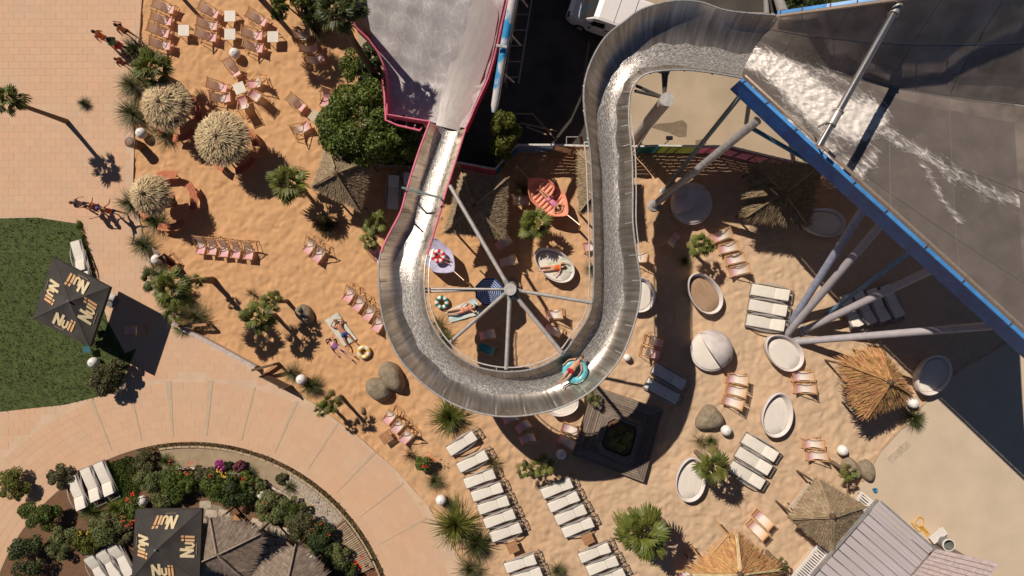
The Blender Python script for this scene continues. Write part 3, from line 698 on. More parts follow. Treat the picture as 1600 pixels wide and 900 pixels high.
ii = (np.arange(NU - 1)[:, None] * NV + np.arange(NV - 1)[None]).ravel(); F = np.stack([ii, ii + 1, ii + NV + 1, ii + NV], -1)[:, ::-1]
M_wf = water_mat('bowl_water', (1.5, .55, 1), .40, .80, white=(.86, .79, .74), film=(.30, .26, .24), uv=False, attr='foam', scale=2.6, bumps=.6, web=1.5, alpha=.42, wet=.3, rot=-38)
wf = fast('bowl_water', Vw, F, M_wf, smooth=True); struct(wf)
at = wf.data.attributes.new('foam', 'FLOAT', 'POINT'); at.data.foreach_set('value', np.array(foam, dtype=np.float32))
# pipe across the bowl
pipe = thing('spray_pipe', 'polished steel pipe with bolted collars crossing above the bowl', 'pipe', P(1350, 110))
def rq(p): return Vector(p) - pipe.location
a, b_ = P(1279, 229, 10.2), P(1425, -30, 10.2)
MB().tube([rq(a), rq(b_)], .15, 16).build('tube', mat('polished_steel', (.55, .51, .48), .22, metal=.9, scale=15, stretch=(1, 1, 1)), pipe, True)
for f in (.13, .21, .80, .88):
    c = a.lerp(b_, f); d = (b_ - a).normalized() * .03
    MB().tube([rq(c - d), rq(c + d)], .21, 14).build('collar', M_frame, pipe, True)
for f0, f1 in ((.13, .21), (.80, .88)):
    MB().tube([rq(a.lerp(b_, f0)), rq(a.lerp(b_, f1))], .18, 14).build('sleeve', mat('sleeve_steel', (.50, .47, .45), .4, metal=.6), pipe, True)
MB().bar(rq(a.lerp(b_, .05) + Vector((0, 0, 0))), rq(P(1268, 196, 9.2)), .05).build('bracket', M_steel, pipe)
MB().bar(rq(a.lerp(b_, .17)), rq(a.lerp(b_, .17) + Vector((0, 0, -1.2))), .07).build('bracket', M_steel, pipe)
# legs of the bowl
def leg(label, p0, p1, r, m, foot=True, r2=None):
    t = thing('support_leg', label, 'support leg', p0, group='legs under the bowl')
    t0 = Vector(p0); MB().tube([Vector((0, 0, 0)), Vector(p1) - t0], [r, r2 or r], 14).build('tube', m, t, True)
    if foot: MB().lathe([(r * 1.7, 0), (r * 1.7, .05), (r * 1.2, .07)], 14).build('base_plate', M_steel, t)
    return t
ZB = 6.7
leg('grey leg nearest the white oval pod, foremost of the leaning cluster', P(1228, 524), P(1392, 332, ZB), .20, M_conc_leg)
leg('grey leg with blue upper half, upper of the leaning pair', P(1236, 504), P(1366, 300, ZB), .20, mat('leg_blue_grey', (.30, .32, .42), .5))
leg('thick pale leg crossing over the shaded loungers', P(1257, 516), P(1500, 400, ZB), .20, M_conc_leg)
leg('thin blue leg running above the shaded loungers', P(1293, 490, .0), P(1455, 369, ZB), .12, mat('leg_blue', (.12, .24, .38), .5))
leg('long pale leg reaching the right picture edge', P(1245, 534), P(1560, 508, ZB), .20, M_conc_leg)
leg('grey leg standing beside the round canopy daybed under the fence', P(1021, 321), P(1184, 188, 7.0), .20, M_steel)
leg('thin dark leg rising to the tip of the bowl', P(1036, 300), P(1166, 138, 7.6), .12, mat('leg_dark', (.20, .24, .24), .5))
leg('short strut between the bowl tip and the yard', P(1166, 192, 3.2), P(1174, 138, 7.4), .11, mat('leg_dark', (.20, .24, .24), .5), False)
leg('slim blue brace running along under the blue rim', P(1176, 201, 6.2), P(1345, 298, 7.2), .10, mat('leg_brace_blue', (.06, .20, .32), .5), False)
leg('grey pipe leg rising at the top edge by the verge', P(1196, -10), P(1198, 24, 7), .12, M_steel)
leg('thick grey pipe leg leaning at the top edge over the verge', P(1206, -30), P(1225, 22, 7), .22, M_steel)
# column of the outer bend
cl = thing('slide_column', 'leaning grey column with round cap holding the slide over the yard', 'column', P(989, 221))
def rc(p): return Vector(p) - cl.location
MB().tube([rc(P(989, 221)), rc(P(1042, 155.5, 7.3))], .30, 18).build('shaft', mat('column_grey', (.46, .41, .38), .5), cl, True)
MB().tube([rc(P(1042, 155.5, 7.3)), rc(P(1042, 155.5, 7.36))], .32, 20).build('cap', mat('cap_grey', (.50, .46, .44), .5), cl, True)
for q in ((1036, 113), (1042, 113), (994, 134), (992, 142)):
    MB().tube([rc(P(1038, 153, 6.9)), rc(P(*q, 7.3))], .075, 8).build('strut', mat('strut_dark', (.10, .09, .08), .6), cl, True)
MB().tube([rc(P(997, 228, 1)), rc(P(1033, 172, 6.3))], .06, 8).build('downpipe', mat('cap_grey', (.50, .46, .44), .5), cl, True)
# mast in the middle of the loop
ms = thing('slide_mast', 'central mast under a round cap with seven grey struts to the slide', 'mast', P(806, 440))
def rm(p): return Vector(p) - ms.location
MB().tube([rm(P(800, 447)), rm(P(797, 452, 6.9))], .28, 18).build('shaft', mat('column_grey', (.46, .41, .38), .5), ms, True)
MB().tube([rm(P(797, 452, 6.9)), rm(P(797, 452, 6.98))], .285, 24).build('cap', mat('cap_grey', (.50, .46, .44), .5), ms, True)
for q, z0, r in (((703, 290), 6.4, .10), ((665, 451), 6.6, .055), ((665, 456), 6.4, .055), ((703, 535), 6.5, .09), ((791, 577), 6.5, .10), ((878, 551), 6.5, .10), ((925, 473), 6.6, .085)):
    c = P(797, 452, z0); e = P(*q, {703: 5.6, 665: 6.1, 791: 6.7, 878: 6.9, 925: 7.0}[q[0]]); d = (e - c); d.normalize()
    MB().tube([rm(c + d * .25), rm(e)], r, 10).build('strut', mat('strut_grey', (.42, .39, .37), .45, metal=.2), ms, True)
    MB().tube([rm(c + d * .22), rm(c + d * .5)], r * 1.25, 10).build('strut_socket', mat('socket', (.25, .27, .25), .5), ms, True)
MB().tube([rm(P(800, 448)), rm(P(800, 448, .12))], .5, 20).build('footing', M_concrete, ms, True)
# gantry over the slide
ga = thing('sensor_gantry', 'thin teal bar with a small sensor across the narrow slide inlet', 'gantry', P(660, 300))
def rg(p): return Vector(p) - ga.location
b = MB(); b.bar(rg(P(628, 293, 6.3)), rg(P(691, 310, 6.3)), .09); b.build('beam', mat('teal_bar', (.14, .18, .17), .5), ga)
for q in ((629, 293), (629, 330), (690, 310), (691, 340)): 
    MB().bar(rg(P(*q, 6.3)), rg(P(q[0] + (1 if q[0] < 650 else -1), q[1] + 2, 5.1)), .07).build('post', mat('teal_bar', (.14, .18, .17), .5), ga)
MB().box(rg(P(655, 301, 6.2)), (.16, .25, .2)).build('sensor', mat('teal_bar', (.14, .18, .17), .5), ga)
# blue and white wrapped pipe beside the pool
wp = thing('wrapped_pipe', 'blue and white tarpaulin wrapped pipe hanging beside the pool wall', 'pipe', P(785, 90))
def rw(p): return Vector(p) - wp.location
pp = [P(812, -80, 7.4), P(803, -10, 7.0), P(790, 60, 6.4), P(780, 120, 5.9), P(773, 165, 5.6), P(771, 176, 5.55)]
mb = MB().tube([rw(p) for p in pp], [.2, .2, .2, .19, .18, .08], 12)
m_w = mat('tarpaulin', (.62, .58, .56), .4, c2=(.03, .27, .55), scale=1.0, stretch=(1, .7, 1), bump=.8, bscale=4, rp_=(.46, .54)); mb.build('wrap', m_w, wp, True)
MB().bar(rw(P(775, 71, 6.6)), rw(P(792, 73, 6.6)), .12, .06).build('strap', M_steel, wp)
for f in (0.0, .35, .7):
    MB().bar(rw(pp[1].lerp(pp[4], f) + Vector((.2, 0, -.1))), rw(pp[1].lerp(pp[4], f) + Vector((.65, 0, -1.2))), .06).build('hanger', M_steel, wp)
MB().tube([rw(P(812, -20, 3.6)), rw(P(798, 66, 3.6))], .05, 6).build('cable', M_frame, wp)
tw = thing('steel_walkway', 'dark steel beam ladder beneath the wrapped pipe by the pool', 'walkway', P(800, 60, 0))
b = MB(); q0, q1 = P(818, -60, 3.0), P(788, 130, 3.0)
for off_ in (0, .75): b.bar(q0 + Vector((off_, 0, 0)) - tw.location, q1 + Vector((off_, 0, 0)) - tw.location, .08)
b.build('beam', M_frame, tw)
for f in np.linspace(.05, .95, 8): 
    c = q0.lerp(q1, f) - tw.location; MB().bar(c, c + Vector((.75, 0, 0)), .05).build('rung', M_frame, tw)
for f in (.1, .9):
    c = q0.lerp(q1, f) - tw.location; MB().bar(c, (c.x, c.y, 0), .1).build('post', M_frame, tw)
# ================================================================= DECK CHAIRS
PINK = ramp_uv('sling_print', [(0, (.95, .50, .60)), (.24, (.95, .64, .70)), (.45, (.95, .92, .89)), (.72, (.95, .84, .72)), (1, (.93, .58, .32))], trans=.38, wob=.09, wscale=2.2)
FLOR = mat('floral_sling', (.75, .62, .55), .8, c2=(.55, .10, .16), scale=16, detail=1)
TEAL = mat('teal_sling', (.10, .38, .37), .8)
def catm2(pts, n): return [Vector(p) for p in catmull(pts, n)]
PROF = [(-.44, .82), (-.35, .62), (-.23, .40), (-.08, .25), (.10, .225), (.30, .28), (.46, .37)]
def make_deckchair(name, label, m):
    t = thing(name, label, 'deck chair'); pr = catm2([(x, 0, z) for x, z in PROF], 3); rows = []; uv = []
    for i, p in enumerate(pr):
        f = 1 - i / (len(pr) - 1)
        rows.append([(p.x, y, p.z - .05 * (1 - (y / .27) ** 2) * math.sin(math.pi * f)) for y in np.linspace(-.265, .265, 5)]); uv += [(f, (y + .3)) for y in range(5)]
    mb = MB().grid(rows); mb.build('sling', m, t, True, uv)
    b = MB()
    for y in (-.30, .30): b.bar((-.49, y, .90), (.50, y, .03), .03, .04)
    b.bar((-.455, -.33, .86), (-.455, .33, .86), .035); b.bar((.44, -.3, .08), (.44, .3, .08), .035); b.build('back_frame', M_wood, t)
    b = MB()
    for y in (-.265, .265): b.bar((.52, y, .40), (-.56, y, .03), .03, .04)
    b.bar((.48, -.3, .385), (.48, .3, .385), .035); b.bar((-.52, -.27, .06), (-.52, .27, .06), .03); b.build('seat_frame', M_wood, t)
    b = MB()
    for y in (-.33, .33): b.bar((-.24, y, .66), (-.64, y, .08), .025, .03)
    b.bar((-.63, -.34, .10), (-.63, .34, .10), .03); b.build('prop_frame', M_wood, t)
    return t
dc0 = make_deckchair('deck_chair', '', PINK)
DK = 'deck chair'; used_dc = False
def deck(px, py, ang, label, group=None, src=None, z=.42, s=1.0):
    global used_dc
    if src is None:
        o = dc0 if not used_dc else copy_tree(dc0); used_dc = True
    else: o = src
    p = P(px, py, z); o.location = (p.x, p.y, 0); o.rotation_euler = (0, 0, R(-ang) + rng.normal(0, .045)); o['label'] = label
    s2 = s * float(rng.uniform(.97, 1.03)); o.scale = (s2 * 1.02, s2 * .93, s2 * 1.0)
    if group: o['group'] = group
    elif 'group' in o: del o['group']
    return o
pos4 = ['topmost', 'second from the top', 'third from the top', 'lowest']
for (x, y, a), q in zip([(258, 11, 15), (254, 30, 13), (250, 48.4, 11), (252, 69, 5)], pos4):
    deck(x, y, a, f'{q} of four deck chairs stacked at the top left corner', 'top left column of deck chairs')
for (x, y, a), q in zip([(328, 17, 20), (325.5, 38, 8), (324, 55.5, 9)], ('topmost', 'middle', 'lowest')):
    deck(x, y, a, f'{q} of three pink deck chairs left of the two white tables', 'deck chairs left of the two tables')
for (x, y, a), q in zip([(403, 29, 25), (395.5, 53.5, 6), (397, 72.5, 5)], ('topmost tilted', 'middle', 'lowest')):
    deck(x, y, a, f'{q} of three pink deck chairs right of the two white tables', 'deck chairs right of the two tables')
deck(363.8, 106.7, 63, 'lone pink deck chair just below the white globe lamp at the upper left', 'deck chairs round the tilted table')
deck(340.7, 134.7, 5, 'upper of two deck chairs left of the tilted white table', 'deck chairs round the tilted table')
deck(345.6, 152.2, -5, 'lower of two deck chairs left of the tilted white table', 'deck chairs round the tilted table')
deck(399, 128, 162, 'upper right deck chair seen from behind at the tilted white table', 'deck chairs round the tilted table')
deck(400, 150, 215, 'lower right deck chair seen from behind at the tilted white table', 'deck chairs round the tilted table')
deck(379.3, 163, 250, 'deck chair below the tilted white table with a long shadow', 'deck chairs round the tilted table')
for (x, y, a), q in zip([(473.3, 53.3, -25), (483, 75.5, -12), (492, 92, -20)], ('topmost', 'middle', 'lowest')):
    deck(x, y, a, f'{q} of three pink deck chairs under the tall palm shadow', 'deck chairs in the palm shadow')
deck(464, 161, 40, 'pink deck chair left of the table beside the big green tree', 'deck chairs beside the big tree')
deck(509, 153, 110, 'white floral deck chair half under the big green tree', 'deck chairs beside the big tree', make_deckchair('deck_chair', '', FLOR))
deck(504.4, 193, 215, 'deck chair tucked below the table by the big green tree', 'deck chairs beside the big tree')
deck(470, 200, -27, 'pale pink deck chair facing the table by the big green tree', 'deck chairs beside the big tree')
for (x, y, a), q in zip([(313, 383, 96), (330.5, 384.4, 94), (349, 387.8, 95), (367.8, 390, 94), (387.8, 391.5, 93)], ('leftmost', 'second from the left', 'middle', 'fourth from the left', 'rightmost')):
    deck(x, y, a, f'{q} of the five pink deck chairs in a row on open sand', 'row of five deck chairs')
deck(483.3, 383.3, 120, 'left one of the pair of pink deck chairs on the open sand', 'pair of deck chairs on the open sand')
deck(497.8, 395.5, 120, 'right one of the pair of pink deck chairs on the open sand', 'pair of deck chairs on the open sand')
for (x, y, a), q in zip([(545.5, 459, 118), (561, 473, 122), (577, 488, 124), (591, 505, 126)], ('upper left', 'second', 'third', 'lower right')):
    deck(x, y, a, f'{q} of four deck chairs stepping down to the left of the slide', 'four deck chairs left of the slide')
for (x, y, a), q in zip([(608.9, 651, 128), (622, 665.5, 128), (635.5, 682, 130)], ('upper left', 'middle', 'lower right')):
    deck(x, y, a, f'{q} of three deck chairs below the two big boulders', 'three deck chairs below the boulders')
deck(786.7, 379, 150, 'upper shaded deck chair inside the slide loop under the strut', 'deck chairs inside the slide loop')
deck(794.4, 407.8, 165, 'shaded deck chair just above the mast cap inside the slide loop', 'deck chairs inside the slide loop')
deck(865.5, 491, 170, 'sunlit pink deck chair in the lower right of the slide loop', 'deck chairs inside the slide loop')
deck(864.4, 516.7, 197, 'half shaded pink deck chair beneath the lower right strut', 'deck chairs inside the slide loop')
deck(762, 523, 165, 'shaded deck chair above the teal one inside the slide loop', 'deck chairs inside the slide loop')
deck(760, 545.5, 195, 'teal deck chair in the shade at the bottom of the slide loop', 'deck chairs inside the slide loop', make_deckchair('deck_chair', '', TEAL))
deck(813.3, 313.3, 0, 'deck chair beside the salmon pink boat hammock', 'deck chairs inside the slide loop')
deck(925, 384, 175, 'pale deck chair mostly hidden under the right arm of the slide', 'chairs hidden by the slide')
deck(588.9, 399, 60, 'floral deck chair peeping out at the left edge of the slide', 'chairs hidden by the slide', make_deckchair('deck_chair', '', FLOR))
deck(996, 402, 180, 'deck chair whose tip shows at the right edge of the slide', 'chairs hidden by the slide')
deck(1052, 375.5, -50, 'lone shaded deck chair in the dark band right of the slide')
for (x, y, a), q in zip([(1126.7, 367.8, 158), (1137.8, 386.7, 163), (1147.8, 404.4, 163), (1154.4, 422, 162)], pos4):
    deck(x, y, a, f'{q} of four pink deck chairs beside the palm right of the slide', 'four deck chairs right of the slide')
deck(1024, 534, 15, 'upper of two deck chairs on the edge of the slide shadow', 'deck chairs on the shadow edge')
deck(1018, 552, 12, 'lower of two deck chairs on the edge of the slide shadow', 'deck chairs on the shadow edge')
for (x, y, a), q in zip([(1151, 592, 188), (1149, 610.7, 192), (1144, 627.8, 198)], ('topmost', 'middle', 'lowest')):
    deck(x, y, a, f'{q} of three pink deck chairs below the canopied round daybed', 'deck chairs below the round daybed')
deck(1253.3, 587.8, 176, 'upper of two pink deck chairs left of the orange straw roof', 'deck chairs left of the orange roof')
deck(1256.7, 606.7, 176, 'lower of two pink deck chairs left of the orange straw roof', 'deck chairs left of the orange roof')
deck(1270, 693.3, 173, 'upper of two pink deck chairs beside the lower right globe lamp', 'deck chairs by the lower right globe')
deck(1275.5, 712, 173, 'lower of two pink deck chairs beside the lower right globe lamp', 'deck chairs by the lower right globe')
deck(1191, 811, 222, 'right one of two tilted deck chairs between the bottom straw roofs', 'deck chairs between the straw roofs')
deck(1182, 826.7, 222, 'left one of two tilted deck chairs between the bottom straw roofs', 'deck chairs between the straw roofs')
deck(1073, 898, 178, 'deck chair cut by the bottom edge beside the orange straw roof')
for (x, y, a), q in zip([(798, 653, 155), (817.8, 665.5, 150), (824.4, 685.5, 160)], ('topmost half hidden', 'middle', 'lowest')):
    deck(x, y, a, f'{q} of three shaded deck chairs below the slide bend', 'shaded deck chairs below the slide bend')
deck(891, 671, 203, 'upper of two deck chairs left of the shaded wooden deck', 'deck chairs left of the wooden deck')
deck(885, 690, 203, 'lower of two deck chairs left of the shaded wooden deck', 'deck chairs left of the wooden deck')
deck(206.7, 516.7, 180, 'purple tinted deck chair in the shadow of the left black canopy')
deck(264, 411, 60, 'brown deck chair standing by the leaning boards left of the palms', None, make_deckchair('deck_chair', '', mat('brown_sling', (.20, .065, .035), .8)))
bd = thing('leaning_board', 'two grey boards leaning above the brown deck chair', 'board', P(252, 398))
for q, dx in enumerate((0, .35)):
    MB().box((dx, -dx * .7, .45), (.5, .9, .04), rot=Matrix.Rotation(R(-40), 3, 'Z') @ Matrix.Rotation(R(55), 3, 'X')).build('board', mat('grey_board', (.33, .26, .24), .8), bd)
# ================================================================= LOUNGERS
def make_lounger():
    t = thing('sun_lounger', '', 'sun lounger')
    def pad(x0, x1, z0, z1, w, th=.10):
        rows = []; N = 5
        for i in range(N):
            f = i / (N - 1); x = x0 + (x1 - x0) * f; z = z0 + (z1 - z0) * f; e = .018 if i in (0, N - 1) else 0
            rows.append([(x, -w / 2, z), (x, -w / 2 + .01, z + th - .02 - e), (x, -w / 2 + .04, z + th - e), (x, -w / 6, z + th - e + .004), (x, w / 6, z + th - e + .004), (x, w / 2 - .04, z + th - e), (x, w / 2 - .01, z + th - .02 - e), (x, w / 2, z), (x, -w / 2, z)])
        mb = MB().grid(rows); mb.poly([rows[0][k] for k in range(8)]); mb.poly([rows[-1][k] for k in range(8)][::-1]); return mb
    pad(-.96, .22, .28, .28, .61).build('seat_cushion', M_cushion, t); pad(.235, .93, .29, .47, .61).build('back_cushion', M_cushion, t)
    b = MB()
    for y in (-.35, .35): b.bar((-.98, y, .24), (1.0, y, .24), .05, .06)
    b.bar((-.98, -.35, .24), (-.98, .35, .24), .05); b.bar((1.0, -.35, .24), (1.0, .35, .24), .05); b.build('base_frame', M_frame, t)
    b = MB()
    for y in (-.30, .30): b.bar((.22, y, .27), (.95, y, .46), .035)
    b.bar((.95, -.3, .46), (.95, .3, .46), .035); b.bar((.9, 0, .44), (1.3, 0, .12), .03); b.build('back_rest', M_frame, t)
    b = MB()
    for y in (-.30, .30): b.bar((1.0, y, .24), (1.28, y, .22), .04)
    b.bar((1.28, -.33, .22), (1.28, .33, .22), .045); b.build('head_rail', M_frame, t)
    for x, y in ((-.9, -.35), (-.9, .35), (1.22, -.30), (1.22, .30)): MB().bar((x, y, 0), (x, y, .24), .045).build('leg', M_frame, t)
    for y in (-.41, .41):
        pts = [(-.85, y * .88, .27), (-.45, y * 1.0, .40), (.05, y * 1.06, .49), (.5, y * 1.02, .50), (.9, y * .88, .42)]
        mb = MB(); pc = catm2(pts, 3); mb.grid([[(p.x, p.y * .90, p.z + .01), (p.x, p.y * (1 + .10 * math.sin(math.pi * (p.x + .85) / 1.75)), p.z - .02), (p.x, p.y * .93, p.z - .05), (p.x, p.y * .90, p.z + .01)] for p in pc]); mb.build('armrest', mat('arm_grey', (.34, .31, .29), .5, scale=9), t, True)
    return t
lg0 = make_lounger(); used_l = False
def lounge(px, py, ang, label, group, s=1.0):
    global used_l
    o = lg0 if not used_l else copy_tree(lg0); used_l = True
    p = P(px, py, .36); o.location = (p.x, p.y, 0); o.rotation_euler = (0, 0, R(-ang) + rng.normal(0, .012)); o['label'] = label; o['group'] = group; o.scale = (s * 1.02, s, s); return o
for (x, y), q in zip([(1202.7, 457), (1199, 481), (1195.5, 504.4)], ('upper', 'middle', 'lower')):
    lounge(x, y, 10, f'{q} of the three white loungers at the foot of the leaning legs', 'three loungers by the leaning legs', 1.07)
for (x, y), q in zip([(1187, 699), (1177, 720), (1166, 742)], ('upper', 'middle', 'lower')):
    lounge(x, y, 31, f'{q} of the three white loungers below the vertical white oval pod', 'three loungers below the oval pod', 1.05)
lounge(1045, 588.5, 30, 'upper of two bluish loungers in the slide shadow beside the deck', 'two loungers in the slide shadow', 1.02)
lounge(1034.4, 611, 30, 'lower of two bluish loungers in the slide shadow beside the deck', 'two loungers in the slide shadow', 1.02)
for (x, y), q in zip([(1330, 485.5), (1351, 481), (1372.5, 476.5), (1394.4, 470)], ('leftmost', 'second', 'third', 'rightmost')):
    lounge(x, y, 68, f'{q} of four dark shaded loungers under the wave bowl', 'four loungers under the bowl')
for (x, y, a), q in zip([(722, 693, -33), (739, 721, -28), (750, 748, -21), (761.5, 769, -21), (771.3, 789.3, -21), (781, 810.5, -21), (791, 832, -21)],
                        ('topmost strongly turned', 'second', 'third', 'fourth', 'fifth', 'sixth', 'lowest')):
    lounge(x, y, a, f'{q} of the seven white loungers in the long left column', 'long left column of loungers', .94)
for (x, y), q in zip([(870.4, 763.3), (881, 784.4), (892, 804.4), (903.3, 824.4)], ('palm shaded topmost', 'second', 'third', 'lowest')):
    lounge(x, y, -24, f'{q} of four white loungers right of the long column', 'column of four loungers', .94)
for (x, y), q in zip([(813.5, 881), (823, 901), (833, 921)], ('upper', 'middle', 'lower cut off')):
    lounge(x, y, -21, f'{q} lounger below the small wooden table of the long column', 'bottom left loungers', .94)
for (x, y), q in zip([(929.3, 864), (941.5, 884), (953, 904)], ('upper', 'middle', 'lower cut off')):
    lounge(x, y, -24, f'{q} lounger below the small wooden table of the four lounger column', 'bottom middle loungers', .94)
lounge(142, 757, 66, 'left one of two loungers on the garden lawn', 'garden loungers', 1.0)
lounge(163, 748, 66, 'right one of two loungers on the garden lawn', 'garden loungers', 1.0)
lounge(120, 770, 66, 'white lounger cut by the garden edge left of the lawn pair', 'garden loungers', 1.0)
for (x, y), q in zip([(190, 876), (172, 884), (153, 892)], ('right', 'middle', 'left')):
    lounge(x, y, -118, f'{q} of three beige loungers left of the printed black canopy', 'loungers left of the printed canopy', 1.0)
lounge(614.4, 300, -86, 'lounger in tree shade left of the slide inlet', 'loungers left of the slide inlet', .98)
lounge(638, 296, -86, 'lounger almost hidden under the slide inlet', 'loungers left of the slide inlet', .98)
lounge(128, 416, 75, 'white lounger on the lawn at the left above the black canopy', 'lawn loungers', .9)
lounge(122, 400, 75, 'second white lounger on the lawn at the left above the black canopy', 'lawn loungers', .9)
# ================================================================= TABLES, GLOBES, BIN
def table(px, py, ang, label, w=.62, h=.45, m=None, group='white side tables'):
    p = P(px, py, h); t = thing('side_table', label, 'table', (p.x, p.y, 0), R(-ang), group)
    MB().box((0, 0, h - .02), (w, w, .04)).build('table_top', m or M_cushion, t)
    for sx in (-1, 1):
        for sy in (-1, 1): MB().bar((sx * w * .45, sy * w * .45, 0), (sx * w * .45, sy * w * .45, h - .03), .03).build('leg', M_wood_dark, t)
    b = MB(); b.bar((-w * .45, w * .45, .06), (w * .45, w * .45, .06), .03); b.bar((-w * .45, -w * .45, h - .06), (w * .45, -w * .45, h - .06), .03); b.build('stretcher', M_wood_dark, t)
table(286.7, 47.3, 0, 'white square table between the two left deck chair columns')
table(359, 25, 0, 'upper of two white square tables above the upper globe lamp')
table(359, 53.3, 0, 'lower of two white square tables above the upper globe lamp')
table(426.3, 57.3, 0, 'white square table right of the third deck chair column')
table(374, 137.5, -22, 'tilted white table ringed by deck chairs below the globe lamp')
table(492, 181.8, 35, 'beige tilted table beside the big green tree', m=mat('beige_top', (.55, .45, .33), .8))
def wood_table(px, py, ang, label, w=.62):
    p = P(px, py, .4); t = thing('wooden_table', label, 'table', (p.x, p.y, 0), R(-ang), 'small slatted wooden tables')
    sm_ = bpy.data.meshes.get('table_slat') or MB().box((0, 0, 0), (w, .095, .025)).mesh('table_slat', M_wood_table)
    for k in range(6):
        o = link('slat', sm_, t); o.location = (0, -.27 + k * .108, .39)
    for sx in (-1, 1):
        for sy in (-1, 1): MB().bar((sx * .27, sy * .25, 0), (sx * .27, sy * .25, .375), .04).build('leg', M_wood_dark, t)
    b = MB(); b.bar((-.27, -.25, .34), (-.27, .25, .34), .03); b.bar((.27, -.25, .34), (.27, .25, .34), .03); b.build('apron', M_wood_dark, t)
wood_table(801, 855.5, -25, 'wooden table between the two groups of the long lounger column')
wood_table(918.5, 842, -25, 'wooden table between the two groups of the right lounger column')
wood_table(603, 684, 55, 'pale wooden table left of the three deck chairs below the boulders')
G = None
def globe(px, py, label, r=.305, z=.36):
    global G
    if G is None:
        G = thing('globe_lamp', '', 'lamp', group='white globe lamps')
        MB().lathe([(max(.002, .305 * math.sin(t)), .33 - .305 * math.cos(t)) for t in np.linspace(.15, math.pi, 15)], 24).build('globe', M_globe, G, True)
        MB().lathe([(.11, 0), (.11, .05), (.085, .055)], 16).build('foot', M_rubber, G); 
        MB().lathe([(.05, .628), (.05, .645), (.01, .65)], 12).build('cap', mat('lamp_cap', (.5, .47, .44), .5), G); o = G
    else: o = copy_tree(G)
    p = P(px, py, z); o.location = (p.x, p.y, 0); o['label'] = label; s = r / .305; o.scale = (s, s, s); return o
for x, y, l, s in [(366.7, 83.3, 'white globe lamp between the deck chairs and tables at the upper left', 1), (220.5, 208, 'white globe lamp beside the brown bin', 1), (244.8, 405.5, 'white globe lamp at the path edge above the left palms', 1),
                (146, 566.5, 'white globe lamp in the dark shade at the left edge', 1), (470.6, 593.3, 'white globe lamp among tufts at the bend of the path', 1), (689, 781.5, 'white globe lamp left of the long lounger column', 1),
                (877, 710, 'white globe lamp in the slide shadow left of the deck', .95), (980.6, 559, 'small white globe lamp just right of the slide bend', .7), (1134.8, 672.6, 'white globe lamp touching the lone grey boulder', 1),
                (1427.5, 630, 'lilac shaded globe lamp at the corner of the orange straw roof', 1.0), (1317, 703.8, 'white globe lamp above the boulder pair at the lower right', 1), (410, 771.5, 'white globe lamp among the garden shrubs above the reed roofs', 1),
                (222, 783, 'white globe lamp half covered by garden leaves above the printed canopy', 1)]:
    globe(x, y, l, .305 * s * (1.0))
bn = thing('litter_bin', 'round brown bin beside the globe lamp on the paving', 'bin', P(214, 230)); 
MB().lathe([(.26, 0), (.28, .95), (.30, 1.0), (.22, 1.02)], 20).build('body', mat('bin_brown', (.13, .075, .05), .6), bn, True)
MB().lathe([(.22, 1.0), (.2, 1.06), (.05, 1.09)], 20).build('lid', mat('bin_lid', (.22, .13, .09), .6), bn, True)
MB().lathe([(.302, .86), (.302, .93)], 20, cap=False).build('band', M_frame, bn)
bn.location = P(203, 222, 1.0).to_2d().to_3d()
# ================================================================= OVAL PODS
def pod(px, py, ang, label, L=2.6, W=1.62, hi=.78, lo=.55, cush=None, shell=None, zc=.3, lean=.0):
    p = P(px, py, .6); t = thing('oval_pod', label, 'daybed', (p.x, p.y, 0), R(-ang), 'oval lounging pods'); N = 36
    def ring(s, z, dz=0, shift=0, sy=0):
        out = []
        for j in range(N):
            a = 2 * math.pi * j / N; c, s_ = math.cos(a), math.sin(a)
            w = 1 + .10 * c
            out.append((L / 2 * (c * s) + shift, W / 2 * s_ * s * w + sy, z + dz * (-c)))
        return out
    h = (hi + lo) / 2; dh = (hi - lo) / 2
    rows = [ring(.80, .02), ring(.92, .12), ring(1.0, h * .75, dh * .5), ring(1.01, h - .03, dh), ring(.985, h, dh), ring(.955, h - .01, dh), ring(.92, h - .06, dh * .9), ring(.86, .40, 0, .02, -.04), ring(.82, .22, 0, .02, -.05)]
    mb = MB().grid(rows, True); mb.poly(ring(.80, .02)[::-1]); mb.build('shell', shell or M_wicker, t, True)
    cu = [ring(.84, .24, 0, .02, -.05), ring(.845, .42, 0, .02, -.05), ring(.81, .46, 0, .02, -.05), ring(.5, .475, 0, .02, -.05), ring(.2, .47, 0, .02, -.05)]
    mb = MB().grid(cu, True); mb.poly(cu[-1]); mb.build('cushion', cush or mat('pod_cushion', (.76, .70, .63), .85, c2=(.72, .65, .58), scale=1.6, stretch=(.5, 2.5, 1), bump=.35, bscale=2.2, bdist=.04), t, True)
    return t
pod(866, 413.5, 36, 'white oval pod where the woman in orange lies')
pod(1101.6, 458.4, 55, 'oval pod with a brown slatted bed right of the slide shadow', cush=mat('brown_bed', (.33, .20, .12), .8, c2=(.42, .28, .18), scale=2.5, stretch=(.4, 3, 1), bump=.8, bscale=4), L=2.6, W=1.7)
pod(1226, 551, 40, 'white oval pod at the foot of the leaning legs', L=2.55, W=1.75)
pod(1215.5, 649, 97, 'upright white oval pod below the leg base pods', L=2.6, W=1.7)
pod(1079.8, 750, 96, 'white oval pod beneath the palm at the lower centre right', L=2.6, W=1.65)
pod(1000, 461, 95, 'oval pod half hidden under the right arm of the slide', L=2.0, W=1.75)
pod(1287, 347, 8, 'dark shaded oval pod under the wave bowl', L=2.6, W=1.6)
pod(1460, 587, -52, 'blue shaded oval pod at the right by the orange straw roof', L=2.5, W=1.75)
pod(880, 632, -20, 'oval pod showing only its tip below the slide bend', L=1.9, W=1.3)
